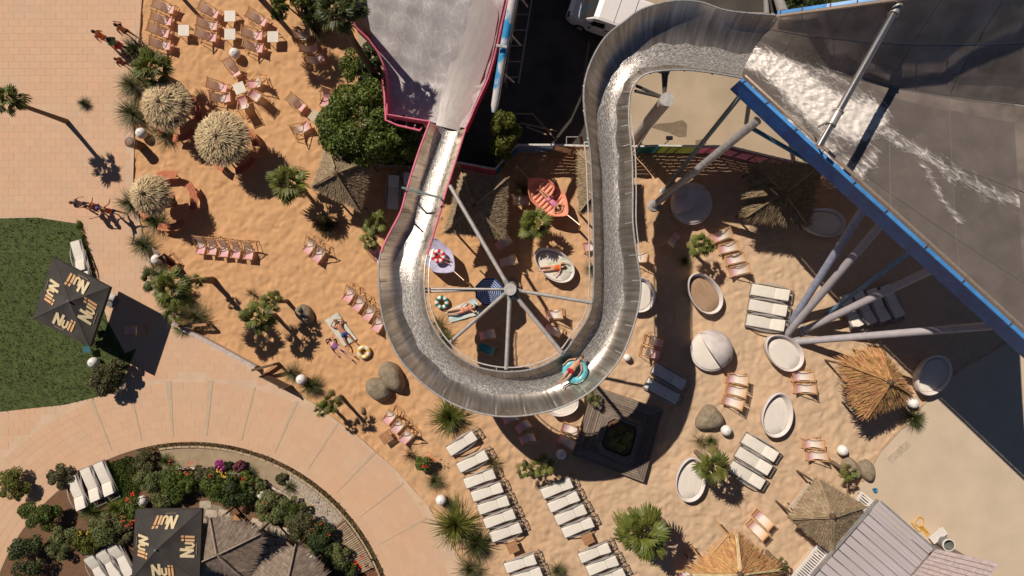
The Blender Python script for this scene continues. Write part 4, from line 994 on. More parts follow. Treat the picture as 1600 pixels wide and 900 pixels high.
def round_bed(px, py, ang, label, segs):
    p = P(px, py, .5); t = thing('round_daybed', label, 'daybed', (p.x, p.y, 0), R(-ang), 'round canopied daybeds')
    MB().lathe([(.95, .02), (1.12, .12), (1.20, .38), (1.18, .42), (1.08, .43)], 40).build('base', M_wicker, t, True)
    MB().lathe([(1.10, .40), (1.09, .50), (1.0, .54), (.5, .55), (.05, .55)], 40).build('cushion', M_cushion, t, True)
    for q, (a0, a1, rr, hh_) in enumerate(segs):
        rows = []
        for a in np.linspace(a0, a1, 12):
            # arch sweeping across the bed, hinged at both sides on the y axis
            rows.append([(rr * math.sin(b) * math.cos(R(a)), rr * math.cos(b), .42 + hh_ * math.sin(b) * math.sin(R(a))) for b in np.linspace(0, math.pi, 16)])
        mb = MB().grid(rows); mb.grid([[(x * .975, y * .975, z - .02) for x, y, z in r] for r in rows][::-1]); mb.build('canopy_section', mat('canopy_shell', (.60, .53, .51), .6, scale=2), t, True)
    return t
round_bed(1112, 548, -35, 'pale round daybed with its folding shell canopy half open in the sun', [(2, 62, 1.20, 1.05), (58, 104, 1.16, 1.02)])
round_bed(1081.5, 318, -120, 'round daybed shaded blue beneath the coloured fence and grey legs', [(2, 60, 1.20, 1.0), (56, 100, 1.16, .97)])
# ================================================================= BOULDERS
def boulder(px, py, rx, ry, ang, h, label, seed, tri=0):
    r_ = np.random.default_rng(seed); N, K = 28, 14; ph = r_.uniform(0, 6.28, 8); rows = []
    p = P(px, py, h * .4)
    for k in range(K + 1):
        t = k / K * math.pi * .5; row = []
        for j in range(N):
            a = 2 * math.pi * j / N; w = 1 + .07 * math.sin(2 * a + ph[0]) + .05 * math.sin(3 * a + ph[1]) + tri * math.cos(3 * a + .9) + .03 * math.sin(5 * a + ph[2] + k * .3)
            c = math.cos(t) ** .55; row.append((rx / PPM * w * c * math.cos(a), ry / PPM * w * c * math.sin(a), h * math.sin(t) * (1 + math.cos(t) * (.10 * math.sin(a + ph[3]) + .07 * math.sin(4 * a + ph[4] + t * 3))) - .08))
        rows.append(row)
    o = MB().grid(rows, True).build('boulder', M_stone, None, True); o.location = (p.x, p.y, 0); o.rotation_euler = (0, 0, R(-ang)); tag(o, label, 'boulder', 'boulders on the sand'); return o
boulder(591, 609, 22, 18, 10, .75, 'squat grey boulder, left of the touching pair beside the slide', 1)
boulder(611, 589, 25, 18, 55, .85, 'larger grey boulder, right of the touching pair beside the slide', 2)
boulder(475, 491, 17, 13, 60, .6, 'tan boulder between the palms left of the sunbathing man', 3)
boulder(1110, 655, 22, 19, 0, .75, 'lone three cornered grey boulder with a globe lamp at its side', 4, .08)
boulder(1331, 734, 20, 12.5, 75, .7, 'left one of the two brown boulders by the concrete yard', 5)
boulder(1355.5, 736, 17, 13, 60, .6, 'right one of the two brown boulders by the concrete yard', 6)
boulder(1032, 826, 20, 13, 60, .6, 'grey boulder peeping out behind the largest fan palm', 7)
# ================================================================= PALMS
def frond_mesh(name, m, n=15, L=.62, spread=150, pet=.55, seed=0, droop=.35):
    r_ = np.random.default_rng(seed); mb = MB(); mb.bar((0, 0, 0), (pet, 0, 0), .03, .015)
    for k in range(n):
        a = R(-spread / 2 + spread * k / (n - 1)); l = L * (1 - .35 * abs(a) / R(spread / 2)) * r_.uniform(.88, 1.08); w = .050
        pr = None; c, s = math.cos(a), math.sin(a)
        for f, ww in ((0, .25), (.45, 1), (.8, .7), (1.0, .08)):
            x = pet + l * f * c; y = l * f * s; z = .05 * math.sin(f * 3) - droop * l * f ** 2.4 * r_.uniform(.7, 1.2) + .05 * (k % 2)
            q = ((x - s * w * ww, y + c * w * ww, z), (x + s * w * ww, y - c * w * ww, z))
            if pr: mb.quad(pr[0], pr[1], q[1], q[0])
            pr = q
    return mb.mesh(name, m)
FR = [frond_mesh('frond', M_frond, seed=i, droop=.25 + .15 * i) for i in range(3)]
FRD = [frond_mesh('frond', M_frond_d, seed=i + 5, droop=.4) for i in range(2)]
FRY = frond_mesh('frond', M_frond_dry, seed=9, droop=.7)
def palm(px, py, r, h, label, n=26, dark=False, base=None, group='fan palms', heads=1, dry=3, name='fan_palm'):
    top = P(px, py, h); bx, by = (top.x, top.y) if base is None else base
    t = thing(name, label, 'palm', (bx, by, 0), 0, group); d = Vector((top.x - bx, top.y - by, 0)); s = r / PPM * (1 - h / CAMH) / 1.12
    tr = .07 + .03 * h / 3
    if h > .8:
        pts = [Vector((0, 0, 0)), d * .2 + Vector((0, 0, h * .4)), d * .6 + Vector((0, 0, h * .8)), d + Vector((0, 0, h))]
        MB().tube(pts, [tr * 1.5, tr * 1.15, tr * 1.1, tr * 1.4], 9).build('trunk', M_bark, t, True)
    n = max(10, int(n * .82)); s *= 1.08
    for k in range(n):
        az = k * 2.39996 + rng.normal(0, .15); el = 1.30 - 1.75 * (k / n) + rng.normal(0, .1)
        me = (FRY if k >= n - dry else (FRD if dark else FR)[k % (2 if dark else 3)])
        o = link('frond', me, t); o.location = d + Vector((0, 0, h + .02))
        o.rotation_euler = (rng.normal(0, .35), -el, az); q = s * rng.uniform(.8, 1.1) * (.82 + .22 * math.cos(el)); o.scale = (q, q, q)
    return t
palm(453, 287, 31, 2.0, 'fan palm between the largest round shadow and the grey square roof')
palm(525, 22, 34, 8.0, 'tallest palm overlapping the corner of the white pool', 30, True, base=tuple(P(592, 126))[:2])
palm(552, 10, 24, 7.8, 'second tall palm at the top edge beside the pool corner', 24, True, base=tuple(P(611, 114))[:2])
palm(426, 472, 18, 2.0, 'small fan palm, upper of the two left of the tan boulder', 16)
palm(404, 495, 26, 2.1, 'fan palm, lower of the two left of the tan boulder', 24)
palm(1095.5, 383, 21, 2.0, 'fan palm beside the four deck chairs right of the slide', 22)
palm(1112, 728, 29, 2.6, 'fan palm overhanging the lower white oval pod', 28)
palm(1002, 830, 42, 3.0, 'largest fan palm near the bottom right of the lounger columns', 40)
palm(835.5, 352, 27, 1.6, 'fan palm between the boat hammock and the oval pod inside the loop', 26)
palm(587, 350, 20, 1.3, 'small fan palm, upper of two at the left edge of the slide', 20)
palm(578, 376, 15, 1.0, 'small yellowish fan palm, lower of two at the left edge of the slide', 16)
palm(1221, 881, 12, 1.6, 'tiny palm between the two bottom straw roofs', 14, base=tuple(P(1198, 862))[:2])
palm(1325, 738, 15, 1.6, 'small palm in front of the lower right boulder pair', 16, base=tuple(P(1300, 722))[:2])
palm(820, 733, 14, 1.4, 'small palm left of the shaded palm at the slide shadow edge', 14)
palm(847, 726, 19, 1.3, 'palm in the slide shadow above the four lounger column', 18)
palm(516, 630, 18, 1.9, 'small palm at the sand edge below the globe lamp, right crown', 18)
palm(500, 641, 12, 1.7, 'small palm at the sand edge below the globe lamp, left crown', 12)
palm(242, 108, 30, 2.2, 'green palm behind the first round straw parasol', 26)
palm(272, 448, 30, 4.0, 'tall palm in the left planting along the path', 30, base=tuple(P(332, 436))[:2])
palm(309, 440, 12, 1.6, 'tiny palm to the right in the left planting', 12)
palm(272, 491, 15, 1.0, 'low palm at the bottom of the left planting', 14)
palm(240, 435, 20, 1.4, 'greyish palm near the globe lamp in the left planting', 18, True)
palm(14, 158, 26, 3.6, 'palm standing at the far left of the paved path', 24, base=tuple(P(105, 190))[:2])
palm(326, -92, 36, 5.4, 'tall palm above the top left picture edge', 26, base=tuple(P(404, -6))[:2])
tag(MB().tube([P(281, -8), P(281, -8) + Vector((0, 0, 2.4))], .11, 10).build('wooden_post', M_bark, None, True), 'wooden post just above the top edge that throws a shadow on the deck chairs', 'post')
palm(969, 685, 20, 1.0, 'palm growing in the wooden deck planter', 18)
palm(928, 622, 14, .9, 'dark palm in the corner of the shaded wooden deck', 12, True)
# long bladed yuccas and grasses
def blade_mesh(name, m, n, L, seed, w=.016, curl=.5):
    r_ = np.random.default_rng(seed); mb = MB()
    for k in range(n):
        az = r_.uniform(0, 6.28); el = r_.uniform(.25, 1.45); l = L * r_.uniform(.6, 1.1); c, s = math.cos(az), math.sin(az); pr = None
        for f in (0, .35, .7, 1.0):
            rr = l * f * math.cos(el) * (1 + .3 * f); z = l * (f * math.sin(el) - curl * f * f * math.cos(el)); ww = w * (1 - f * .9)
            x, y = c * rr, s * rr; q = ((x - s * ww, y + c * ww, z), (x + s * ww, y - c * ww, z))
            if pr: mb.quad(pr[0], pr[1], q[1], q[0])
            pr = q
    return mb.mesh(name, m)
YUC = {'g': blade_mesh('blades', M_frond, 300, 1.0, 1, .022), 'o': blade_mesh('blades', M_leaf_o, 340, 1.0, 2, .014), 'd': blade_mesh('blades', M_frond_d, 320, 1.0, 3, .018), 'y': blade_mesh('blades', M_frond_dry, 150, 1.0, 4, .014)}
def tuft(px, py, r, kind, label, h=.1, name='ornamental_grass', cat='plant', group='tufts of grass and yucca'):
    p = P(px, py, .3); t = thing(name, label, cat, (p.x, p.y, 0), rng.uniform(0, 6), group); s = r / PPM / .62
    o = link('blades', YUC[kind], t); o.scale = (s, s, s); o.location = (0, 0, h)
    MB().lathe([(.10 * s, 0), (.13 * s, h + .05 * s), (.03, h + .16 * s)], 9).build('crown_base', M_bark, t, True); return t
for x, y, r, k, l in [(703, 652, 23, 'g', 'spiky yucca at the lower left rim of the slide bend'), (712, 820, 27, 'g', 'broad yucca left of the long lounger column'), (745, 850, 20, 'd', 'darker yucca below the broad one by the lounger column'),
                   (745, 858, 12, 'o', 'yellow green tuft at the foot of the dark yucca'), (735, 890, 18, 'o', 'sparse tuft at the bottom edge of the path'), (702, 790, 10, 'o', 'thin tuft under the globe lamp left of the loungers'),
                   (640, 712, 11, 'y', 'dry tuft left of the red flowering plant by the path'), (679, 752, 13, 'o', 'olive tuft below the red flowering plant'), (455, 583, 12, 'o', 'tuft left of the path bend globe lamp'), (485, 603, 14, 'd', 'dark tuft right of the path bend globe lamp'),
                   (209, 76, 17, 'd', 'bushy grass behind the walkers at the upper path'), (204, 132, 18, 'o', 'bushy grass left of the first straw parasol'), (205, 176, 20, 'o', 'bushy grass above the bin'), (252, 205, 17, 'o', 'long grass below the first straw parasol'),
                   (203, 318, 17, 'o', 'reddish grass left of the third straw parasol'), (240, 345, 16, 'd', 'dark grass below the third straw parasol'), (222, 382, 17, 'o', 'grass clump above the left globe lamp'), (305, 495, 17, 'o', 'grass clump at the lower end of the left planting'),
                   (245, 425, 16, 'o', 'grass clump in the upper part of the left planting'), (270, 478, 18, 'd', 'grass clump in the middle of the left planting'), (290, 470, 14, 'y', 'dry clump in the left planting'),
                   (391, 458, 9, 'y', 'dry sprig above the two fan palms'), (500, 345, 12, 'y', 'dry clump below the grey square roof'), (512, 352, 14, 'd', 'brown clump below the grey square roof'), (684, 505, 12, 'y', 'dry grass inside the lower left of the slide loop'),
                   (692, 528, 13, 'd', 'dark grass inside the lower left of the slide loop'), (925, 420, 10, 'o', 'tuft beneath the right arm of the slide'), (872, 893, 12, 'o', 'yellow plant at the bottom edge between the loungers'), (1112, 690, 8, 'd', 'small dark sprout below the lone boulder'),
                   (1072, 408, 9, 'o', 'small tuft below the palm right of the slide'), (818, 296, 16, 'y', 'dry flowering bush left of the boat hammock'), (280, 512, 10, 'g', 'low green tuft at the white kerb'),
                   (128, 160, 8, 'd', 'lower dark plant at the left end of the paving'), (502, 10, 22, 'y', 'brown undergrowth beneath the tall palms'), (490, 45, 18, 'o', 'dry grass beneath the tall palms'), (770, 725, 13, 'y', 'dry plant between the two lounger columns'),
                   (1430, 655, 14, 'd', 'dark plant below the shaded globe lamp'), (1095, 690, 12, 'y', 'withered plant above the lower oval pod')]:
    tuft(x, y, r, k, l)
# ================================================================= TREES AND SHRUBS
def leafcloud(clumps, n, size):
    """clumps (x,y,z,r) -> leaf quads"""
    cl = np.array(clumps); w = cl[:, 3] ** 2; idx = rng.choice(len(cl), n, p=w / w.sum())
    d = rng.normal(size=(n, 3)); d /= np.linalg.norm(d, axis=1)[:, None]; d[:, 2] = np.abs(d[:, 2]) * .9 + d[:, 2] * .1
    rad = rng.uniform(.55, 1.08, n) ** .6
    c = cl[idx, :3] + d * (cl[idx, 3] * rad)[:, None] * np.array([1, 1, .8])
    nrm = d + rng.normal(0, .55, (n, 3)); nrm /= np.linalg.norm(nrm, axis=1)[:, None]
    t = np.cross(nrm, rng.normal(size=(n, 3))); t /= np.linalg.norm(t, axis=1)[:, None]; b = np.cross(nrm, t)
    s = (size * rng.uniform(.6, 1.3, n))[:, None]; V = np.stack([c - t * s, c - b * s * .45, c + t * s, c + b * s * .45], 1)
    V[:, 2] += 0
    return V.reshape(-1, 3), np.arange(4 * n).reshape(n, 4)
def tree(px, py, r, h, label, m, n=3000, size=.07, cat='shrub', name='shrub', flowers=None, group='garden shrubs', trunk=None, ell=1.0, zlow=.0, lump=12, ang=0):
    p = P(px, py, h * .6); R0 = r / PPM * (1 - h * .6 / CAMH); t = thing(name, label, cat, (p.x, p.y, 0), R(-ang), group); cl = []
    for k in range(lump):
        a = rng.uniform(0, 6.28); q = math.sqrt(rng.uniform(0, 1)) * R0 * .72; rr = R0 * rng.uniform(.18, .44)
        z = max(rr * .5, h - rr * .8 - (q / R0) ** 2 * h * .45 - rng.uniform(0, .15) * h); cl.append((q * math.cos(a) * ell, q * math.sin(a), z, rr))
    for k in range(lump // 2):
        a = rng.uniform(0, 6.28); rr = R0 * rng.uniform(.2, .34); cl.append((R0 * .7 * math.cos(a) * ell, R0 * .7 * math.sin(a), max(zlow + rr, h * .45), rr))
    Vv, Ff = leafcloud(cl, n, size); Vv[:, 2] = np.maximum(Vv[:, 2], .03); fast('crown', Vv, Ff, m, t)
    b = MB()
    for c in cl[:7]: b.tube([(0, 0, 0), (c[0] * .4, c[1] * .4, c[2] * .5), (c[0], c[1], c[2])], [.03 + .015 * h, .02 + .01 * h, .01], 5)
    b.build('trunk', M_bark, t)
    if flowers:
        fm, cnt, fs, spots = flowers; Vf = []
        mb = MB()
        for (fx, fy) in spots:
            q = P(fx, fy, h) - t.location; q = Matrix.Rotation(R(ang), 3, 'Z') @ q
            for k in range(cnt):
                c = Vector((q.x + rng.normal(0, fs * 1.3), q.y + rng.normal(0, fs * 1.3), h * rng.uniform(.9, 1.03) + .04))
                for e in range(5):
                    a = e * 1.257 + rng.uniform(0, .5); u = Vector((math.cos(a), math.sin(a), .25)) * fs * .7; w = Vector((-math.sin(a), math.cos(a), 0)) * fs * .34
                    mb.quad(c, c + u * .6 - w, c + u, c + u * .6 + w)
        mb.build('blossoms', fm, t)
    return t
tree(566, 192, 70, 4.6, 'big round dark green tree left of the pool and above the grey square roof', M_leaf, 26000, .095, 'tree', 'broadleaf_tree', group='trees', lump=34, ell=1.12)
tree(622, 222, 34, 3.8, 'green tree spur between the big tree and the pink inlet wall', M_leaf, 8000, .08, 'tree', 'broadleaf_tree', group='trees', lump=14)
tree(786, 206, 31, 4.5, 'yellow green young tree beyond the blue fence', M_leaf_y, 6500, .075, 'tree', 'broadleaf_tree', group='trees', lump=16, ell=.8)
tree(783, 240, 20, 2.6, 'low yellow green branch of growth beside the blue fence corner', M_leaf_y, 2500, .07, 'tree', 'broadleaf_tree', group='trees', lump=9)
tree(560, 105, 30, 2.0, 'dark shrub under the pink rim below the tall palms', M_leaf, 5000, .07, group='shrubs by the pool', lump=14)
tree(585, 95, 26, 3.0, 'shrub hidden in shade against the curved pink wall', M_leaf_d, 4000, .07, group='shrubs by the pool')
tree(585, 140, 26, 2.5, 'dark shrub between the big tree and the curved pink wall', M_leaf_d, 4000, .07, group='shrubs by the pool')
tree(455, 8, 32, 2.4, 'leafy shrub at the top edge left of the tall palms', M_leaf, 6000, .08, group='shrubs at the top edge', lump=14, ell=1.3)
tree(498, 12, 24, 2.0, 'dark undergrowth shrub beneath the tall palms', M_leaf_d, 4000, .08, group='shrubs at the top edge')
tree(632, 197, 15, 4.5, 'pink and white flowers in the narrow planter below the pool corner', M_leaf, 900, .05, 'plant', 'flowering_plant', (M_pinkfl, 16, .05, [(618, 188), (636, 194), (648, 198)]), 'flowers', lump=6, ell=1.6)
tree(1262, 4, 34, 1.4, 'roadside bushes beyond the top blue rim', M_leaf_d, 4000, .08, group='verge bushes', ell=1.6)
tree(1235, -12, 20, 1.4, 'lighter roadside bush beside the top pipe leg', M_leaf_o, 2500, .08, group='verge bushes')
tree(665, 722, 17, .9, 'leafy plant with red and pink flowers at the path edge', M_leaf, 1500, .07, 'plant', 'flowering_plant', (M_redfl, 6, .06, [(669, 711), (676, 718), (662, 728)]), 'flowers', lump=8)
tree(1040, 884, 0.1, .2, 'x', M_leaf, 4) if False else None
tree(976, 695, 17, .9, 'flowering plant with red and yellow blooms in the deck planter', M_leaf, 1800, .06, 'plant', 'flowering_plant', (M_yelfl, 5, .05, [(982, 694), (965, 690)]), 'flowers', lump=8)
tree(160, 595, 24, 1.6, 'sunlit shrub at the edge of the dark lawn on the left', M_leaf_o, 4200, .07, lump=12)
tree(183, 578, 18, 1.4, 'shrub at the dark lawn corner beside the paving', M_leaf_o, 2600, .07)
GS = [(226, 720, 17, .8, M_leaf_o, 'brownish feathery shrub at the tip of the garden', None), (245, 712, 13, .7, M_leaf_s, 'lavender coloured shrub beside the sandy strip', None), (232, 748, 23, 1.1, M_leaf_s, 'olive grey shrub left of the red flowers', None),
      (274, 737, 24, 1.3, M_leaf, 'green shrub dotted with red roses under the sandy strip', (M_redfl, 5, .06, [(265, 721), (296, 726), (291, 741), (300, 724)])), (251, 775, 21, 1.0, M_leaf_s, 'dark mixed shrub above the left canopy edge', None),
      (272, 769, 15, 1.0, M_leaf, 'bright green hedge piece, lower', None), (292, 755, 16, 1.1, M_leaf, 'bright green hedge piece, upper', None), (318, 735, 18, 1.0, M_leaf_o, 'reddish twiggy shrub between roses and yellow blooms', (M_redfl, 3, .06, [(327, 743)])),
      (342, 757, 27, 1.3, M_leaf, 'round green shrub under the yellow blooms', (M_yelfl, 12, .06, [(342, 736), (349, 742)])), (367, 773, 26, 1.3, M_leaf_d, 'dark green shrub left of the garden globe lamp', None), (344, 728, 9, .6, M_magfl, 'magenta flower cushion at the kerb', None),
      (354, 728, 7, .5, M_leaf_d, 'tiny dark cushion right of the magenta one', None), (375, 729, 9, .6, mat('wine_petal', (.20, .06, .08), .7, island=.3), 'wine coloured flower cushion at the kerb', None), (385, 752, 15, .9, M_leaf, 'shrub with a single scarlet bloom', (M_redfl, 6, .06, [(382, 748)])),
      (403, 752, 15, .8, M_leaf_s, 'greyish shrub just above the garden globe lamp', None), (418, 798, 19, 1.1, M_leaf_s, 'silvery shrub below the garden globe lamp', (M_redfl, 3, .05, [(411, 785)])), (205, 797, 20, 1.0, M_leaf, 'shrub with scarlet blooms left of the printed canopy', (M_redfl, 7, .07, [(206, 772), (201, 779), (193, 812), (203, 820), (210, 812)])),
      (164, 826, 27, 1.2, M_leaf_s, 'broad dark shrub in the lower left garden', None), (134, 843, 21, 1.1, M_leaf_y, 'yellow green shrub at the lower left', (M_yelfl, 4, .05, [(136, 833), (127, 835)])), (188, 832, 18, .9, M_leaf_o, 'olive shrub above the beige loungers', None),
      (434, 788, 28, 1.3, M_leaf_s, 'large silvery shrub right of the garden globe lamp', None), (467, 783, 20, 1.1, M_leaf, 'dark green shrub with orange blooms at the gravel strip', (M_yelfl, 4, .06, [(483, 789), (470, 775)])), (474, 815, 28, 1.3, M_leaf_o, 'olive shrub inside the curve at the gravel strip', (M_redfl, 3, .05, [(490, 825), (503, 817)])),
      (504, 838, 27, 1.2, M_leaf_d, 'dark shrub beside the upper wooden slats', (M_redfl, 3, .05, [(512, 836)])), (492, 845, 19, 1.0, M_leaf, 'green shrub above the corner of the reed roofs', None), (532, 873, 27, 1.2, M_leaf_s, 'silvery round shrub below the wooden slats', None), (565, 884, 14, .8, M_leaf, 'rose plant at the end of the wooden slats', (M_redfl, 8, .06, [(556, 879), (563, 883), (566, 870)])),
      (545, 895, 22, 1.1, M_leaf_d, 'dark shrub at the bottom edge near the bark strip', None), (590, 905, 16, .8, M_leaf, 'green plant beneath the bark strip', None), (440, 748, 9, .4, M_leaf_o, 'low growth at the kerb under the gravel start', None),
      (60, 800, 30, 1.4, M_leaf, 'large shrub far left of the garden', None), (95, 850, 26, 1.2, M_leaf_s, 'silvery shrub far left of the garden', None), (40, 868, 30, 1.5, M_leaf_d, 'dark shrub at the far lower left', None), (92, 745, 18, .9, M_leaf_o, 'olive shrub left of the garden loungers', None), (15, 760, 24, 1.2, M_leaf_y, 'yellowish shrub at the far left path side', None)]
for x, y, r, h, m_, l, fl in GS:
    dc_ = math.hypot(x - CX, y - CY)
    if r > 10 and dc_ + r > 286 and y > 700 and x > 240: q_ = (286 - r) / dc_; x, y = CX + (x - CX) * q_, CY + (y - CY) * q_
    tree(x, y, r * 1.14, h, l, m_, int(170 * r), .06, flowers=fl, lump=11)
for x, y, r, k, l in [(258, 722, 10, 'd', 'dark sprays beside the lavender coloured shrub'), (312, 757, 12, 'd', 'dark sprays between the hedge and the round shrub'), (392, 740, 8, 'o', 'thin sprays at the kerb above the greyish shrub'), (452, 762, 9, 'o', 'thin sprays at the start of the gravel'), (180, 795, 14, 'g', 'spray of grass between the lawn loungers and scarlet blooms'), (140, 800, 14, 'd', 'dark spray of grass under the garden loungers')]:
    tuft(x, y, r, k, l)
# ================================================================= THATCH
def straws(tris, dens, L, w, m, name, parent, lift=.05, jit=.25, droop=.12, par=False):
    """tris: list of (a, b, apex). blades laid down the slope."""
    Vs = []
    for a, b, c in tris:
        a, b, c = np.array(a), np.array(b), np.array(c); nr = np.cross(b - a, c - a); area = np.linalg.norm(nr) / 2; nr = nr / np.linalg.norm(nr)
        if nr[2] < 0: nr = -nr
        n = int(area * dens); u, v = rng.uniform(0, 1, (2, n)); fl = u + v > 1; u[fl], v[fl] = 1 - u[fl], 1 - v[fl]
        p = c + (a - c) * u[:, None] + (b - c) * v[:, None]; mid = (a + b) / 2 - c
        d = (p - c); dl = np.linalg.norm(d, axis=1)[:, None] + 1e-6; d = d / dl * .6 + mid / np.linalg.norm(mid) * .4
        if par: d = np.tile(mid / np.linalg.norm(mid), (n, 1)); p = p + (c - p) * .04
        d += rng.normal(0, jit, (n, 3)) * .6; d /= np.linalg.norm(d, axis=1)[:, None]
        s = np.cross(d, nr); s /= np.linalg.norm(s, axis=1)[:, None]
        l = L * rng.uniform(.5, 1.3, n)[:, None]; ww = w * rng.uniform(.6, 1.4, n)[:, None]; h0 = rng.uniform(.0, .6, n)[:, None] * lift; h1 = rng.uniform(.2, 1.3, n)[:, None] * lift
        p0 = p + nr * h0; p1 = p + d * l + nr * h1 - np.array([0, 0, 1]) * droop * l
        Vs.append(np.stack([p0 - s * ww, p0 + s * ww, p1 + s * ww * .5, p1 - s * ww * .5], 1).reshape(-1, 3))
    V = np.concatenate(Vs); return stuff(fast(name, V, np.arange(len(V)).reshape(-1, 4), m, parent))
def straw_parasol(px, py, r, label, ap):
    z0, z1 = 2.0, 2.75; c = P(px, py, z0 + .1); t = thing('straw_parasol', label, 'parasol', (c.x, c.y, 0), 0, 'round straw parasols'); rr = r / PPM * (1 - 2.1 / CAMH)
    ax, ay = 0.0, 0.0; n = 20; prof = [(0.05, z1), (rr * .35, z1 - .16), (rr * .7, z1 - .42), (rr * .96, z0)]
    tr = []
    for k in range(n):
        a0, a1 = 2 * math.pi * k / n, 2 * math.pi * (k + 1) / n
        for (ra, za), (rb, zb) in zip(prof, prof[1:]):
            A0, A1, B0, B1 = [(q * math.cos(a), q * math.sin(a), z) for q, z, a in ((ra, za, a0), (ra, za, a1), (rb, zb, a0), (rb, zb, a1))]
            tr.append((B0, B1, A0)); tr.append((A1, B1, A0)) if False else None
            tr.append((B0, B1, A1))
    MB().lathe([(rr * .93, z0 - .02), (rr * .7, z1 - .46), (rr * .35, z1 - .2), (.03, z1 - .04)], 24, cap=False).build('thatch_base', M_straw_d, t, True)
    straws(tr, 300, .22, .019, M_straw_y, 'straw', t, lift=.13, jit=.30, droop=.25)
    MB().lathe([(.12, z1 - .05), (.13, z1 + .06), (.06, z1 + .12)], 12).build('finial', mat('finial_brown', (.22, .14, .08), .9), t)
    MB().tube([(0, 0, 0), (0, 0, z1 - .05)], .07, 10).build('pole', M_wood_dark, t)
    for k in range(8):
        a = k * math.pi / 4; MB().bar((0, 0, z1 - .12), (rr * .9 * math.cos(a), rr * .9 * math.sin(a), z0 - .03), .04).build('rafter', M_wood_dark, t)
    # picnic table with curved benches belongs under it
    return t
straw_parasol(258, 163, 37, 'round shaggy straw parasol nearest the top left beside the green palm', 0)
straw_parasol(346, 216, 41, 'largest round shaggy straw parasol with the biggest round shadow', 0)
straw_parasol(233.5, 304, 30, 'smallest round straw parasol beside the terracotta benches', 0)
def picnic(px, py, label, ang, r=1.55):
    p = P(px, py, .4); t = thing('picnic_table', label, 'picnic table', (p.x, p.y, 0), R(ang), 'terracotta picnic tables')
    for k in range(7):
        w = .13; y = -.42 + k * .14; MB().box((0, y, .74), (2 * math.sqrt(max(.05, .5 ** 2 - y * y)) + .3, w, .035)).build('table_board', M_terra, t)
    MB().bar((-.4, 0, .7), (.4, 0, .7), .6, .05).build('under_frame', M_wood_dark, t); MB().lathe([(.25, 0), (.07, .06), (.07, .7)], 10).build('pedestal', M_wood_dark, t)
    for k in range(4):
        for q in range(3):
            pts = [((r - .3 + .14 * q) * math.cos(a), (r - .3 + .14 * q) * math.sin(a)) for a in np.linspace(k * math.pi / 2 - .52, k * math.pi / 2 + .52, 7)]
            pin = [((r - .17 + .14 * q) * math.cos(a), (r - .17 + .14 * q) * math.sin(a)) for a in np.linspace(k * math.pi / 2 - .52, k * math.pi / 2 + .52, 7)]
            MB().prism(pts + pin[::-1], .42, .46).build('bench_board', M_terra, t)
        for s_ in (-.4, .4):
            a = k * math.pi / 2 + s_; MB().bar(((r - .1) * math.cos(a), (r - .1) * math.sin(a), 0), ((r - .1) * math.cos(a), (r - .1) * math.sin(a), .42), .07).build('leg', M_wood_dark, t)
picnic(277, 182, 'terracotta picnic benches under the first straw parasol', 20, 1.35)
picnic(365, 232, 'terracotta picnic benches under the largest straw parasol', 35, 1.4)
picnic(262, 314, 'terracotta picnic benches showing beside the smallest straw parasol', 10, 1.62)
def hut(label, cor, apex, ze, za, m, dens=260, L=.3, w=.018, lift=.10, jit=.25, ridge=True, cat='thatched shelter', name='thatched_roof_shelter', ridge_m=None, hub=True, droop=.12, rw=.09):
    C = [P(x, y, ze) for x, y in cor]; ap = P(*apex, za); cen = sum(C, Vector()) / len(C); loc = Vector((cen.x, cen.y, 0))
    t = thing(name, label, cat, loc, 0, 'square thatched shelters'); C = [c - loc for c in C]; ap = ap - loc; n = len(C)
    mb = MB()
    for k in range(n): mb.poly([C[k], C[(k + 1) % n], ap]); mb.poly([C[(k + 1) % n] + Vector((0, 0, -.12)), C[k] + Vector((0, 0, -.12)), ap + Vector((0, 0, -.12))]); mb.quad(C[k], C[k] + Vector((0, 0, -.12)), C[(k + 1) % n] + Vector((0, 0, -.12)), C[(k + 1) % n])
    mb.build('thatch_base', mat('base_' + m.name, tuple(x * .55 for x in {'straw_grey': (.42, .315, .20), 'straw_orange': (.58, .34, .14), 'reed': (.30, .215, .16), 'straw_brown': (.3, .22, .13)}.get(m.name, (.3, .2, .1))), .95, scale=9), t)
    straws([(C[k], C[(k + 1) % n], ap) for k in range(n)], dens, L, w, m, 'straw', t, lift=lift, jit=jit, droop=droop, par=(m.name == 'reed'))
    if ridge:
        for k in range(n):
            e = C[k] + (C[k] - ap).normalized() * .12; mb = MB()
            for q in range(9):
                o1, o2 = [Vector((rng.normal(0, rw * .5), rng.normal(0, rw * .5), .07 + rng.uniform(0, .06))) for _ in (0, 1)]
                s0, s1 = rng.uniform(0, .2), rng.uniform(.85, 1.02); mb.bar(ap.lerp(e, s0) + o1, ap.lerp(e, s1) + o2, .03, .03)
            mb.build('ridge_bundle', ridge_m or m, t)
    if hub: MB().lathe([(.16, -.05), (.14, .12), (.05, .16)], 10, c=tuple(ap)).build('finial', M_wood_dark, t)
    for k in range(n):
        q = C[k] * .82; MB().tube([(q.x, q.y, 0), (q.x, q.y, ze - .05)], .06, 8).build('post', M_wood_dark, t)
    b = MB()
    for k in range(n): b.bar(Vector((C[k].x * .82, C[k].y * .82, ze - .12)), Vector((C[(k + 1) % n].x * .82, C[(k + 1) % n].y * .82, ze - .12)), .08)
    b.build('wall_plate', M_wood_dark, t); return t
hut('grey square thatched roof partly under the big green tree', [(488, 293), (512, 222), (583, 249), (561, 328)], (525, 271), 2.2, 3.3, M_straw_g, 520, .17, .012, .05, .22, rw=.06)
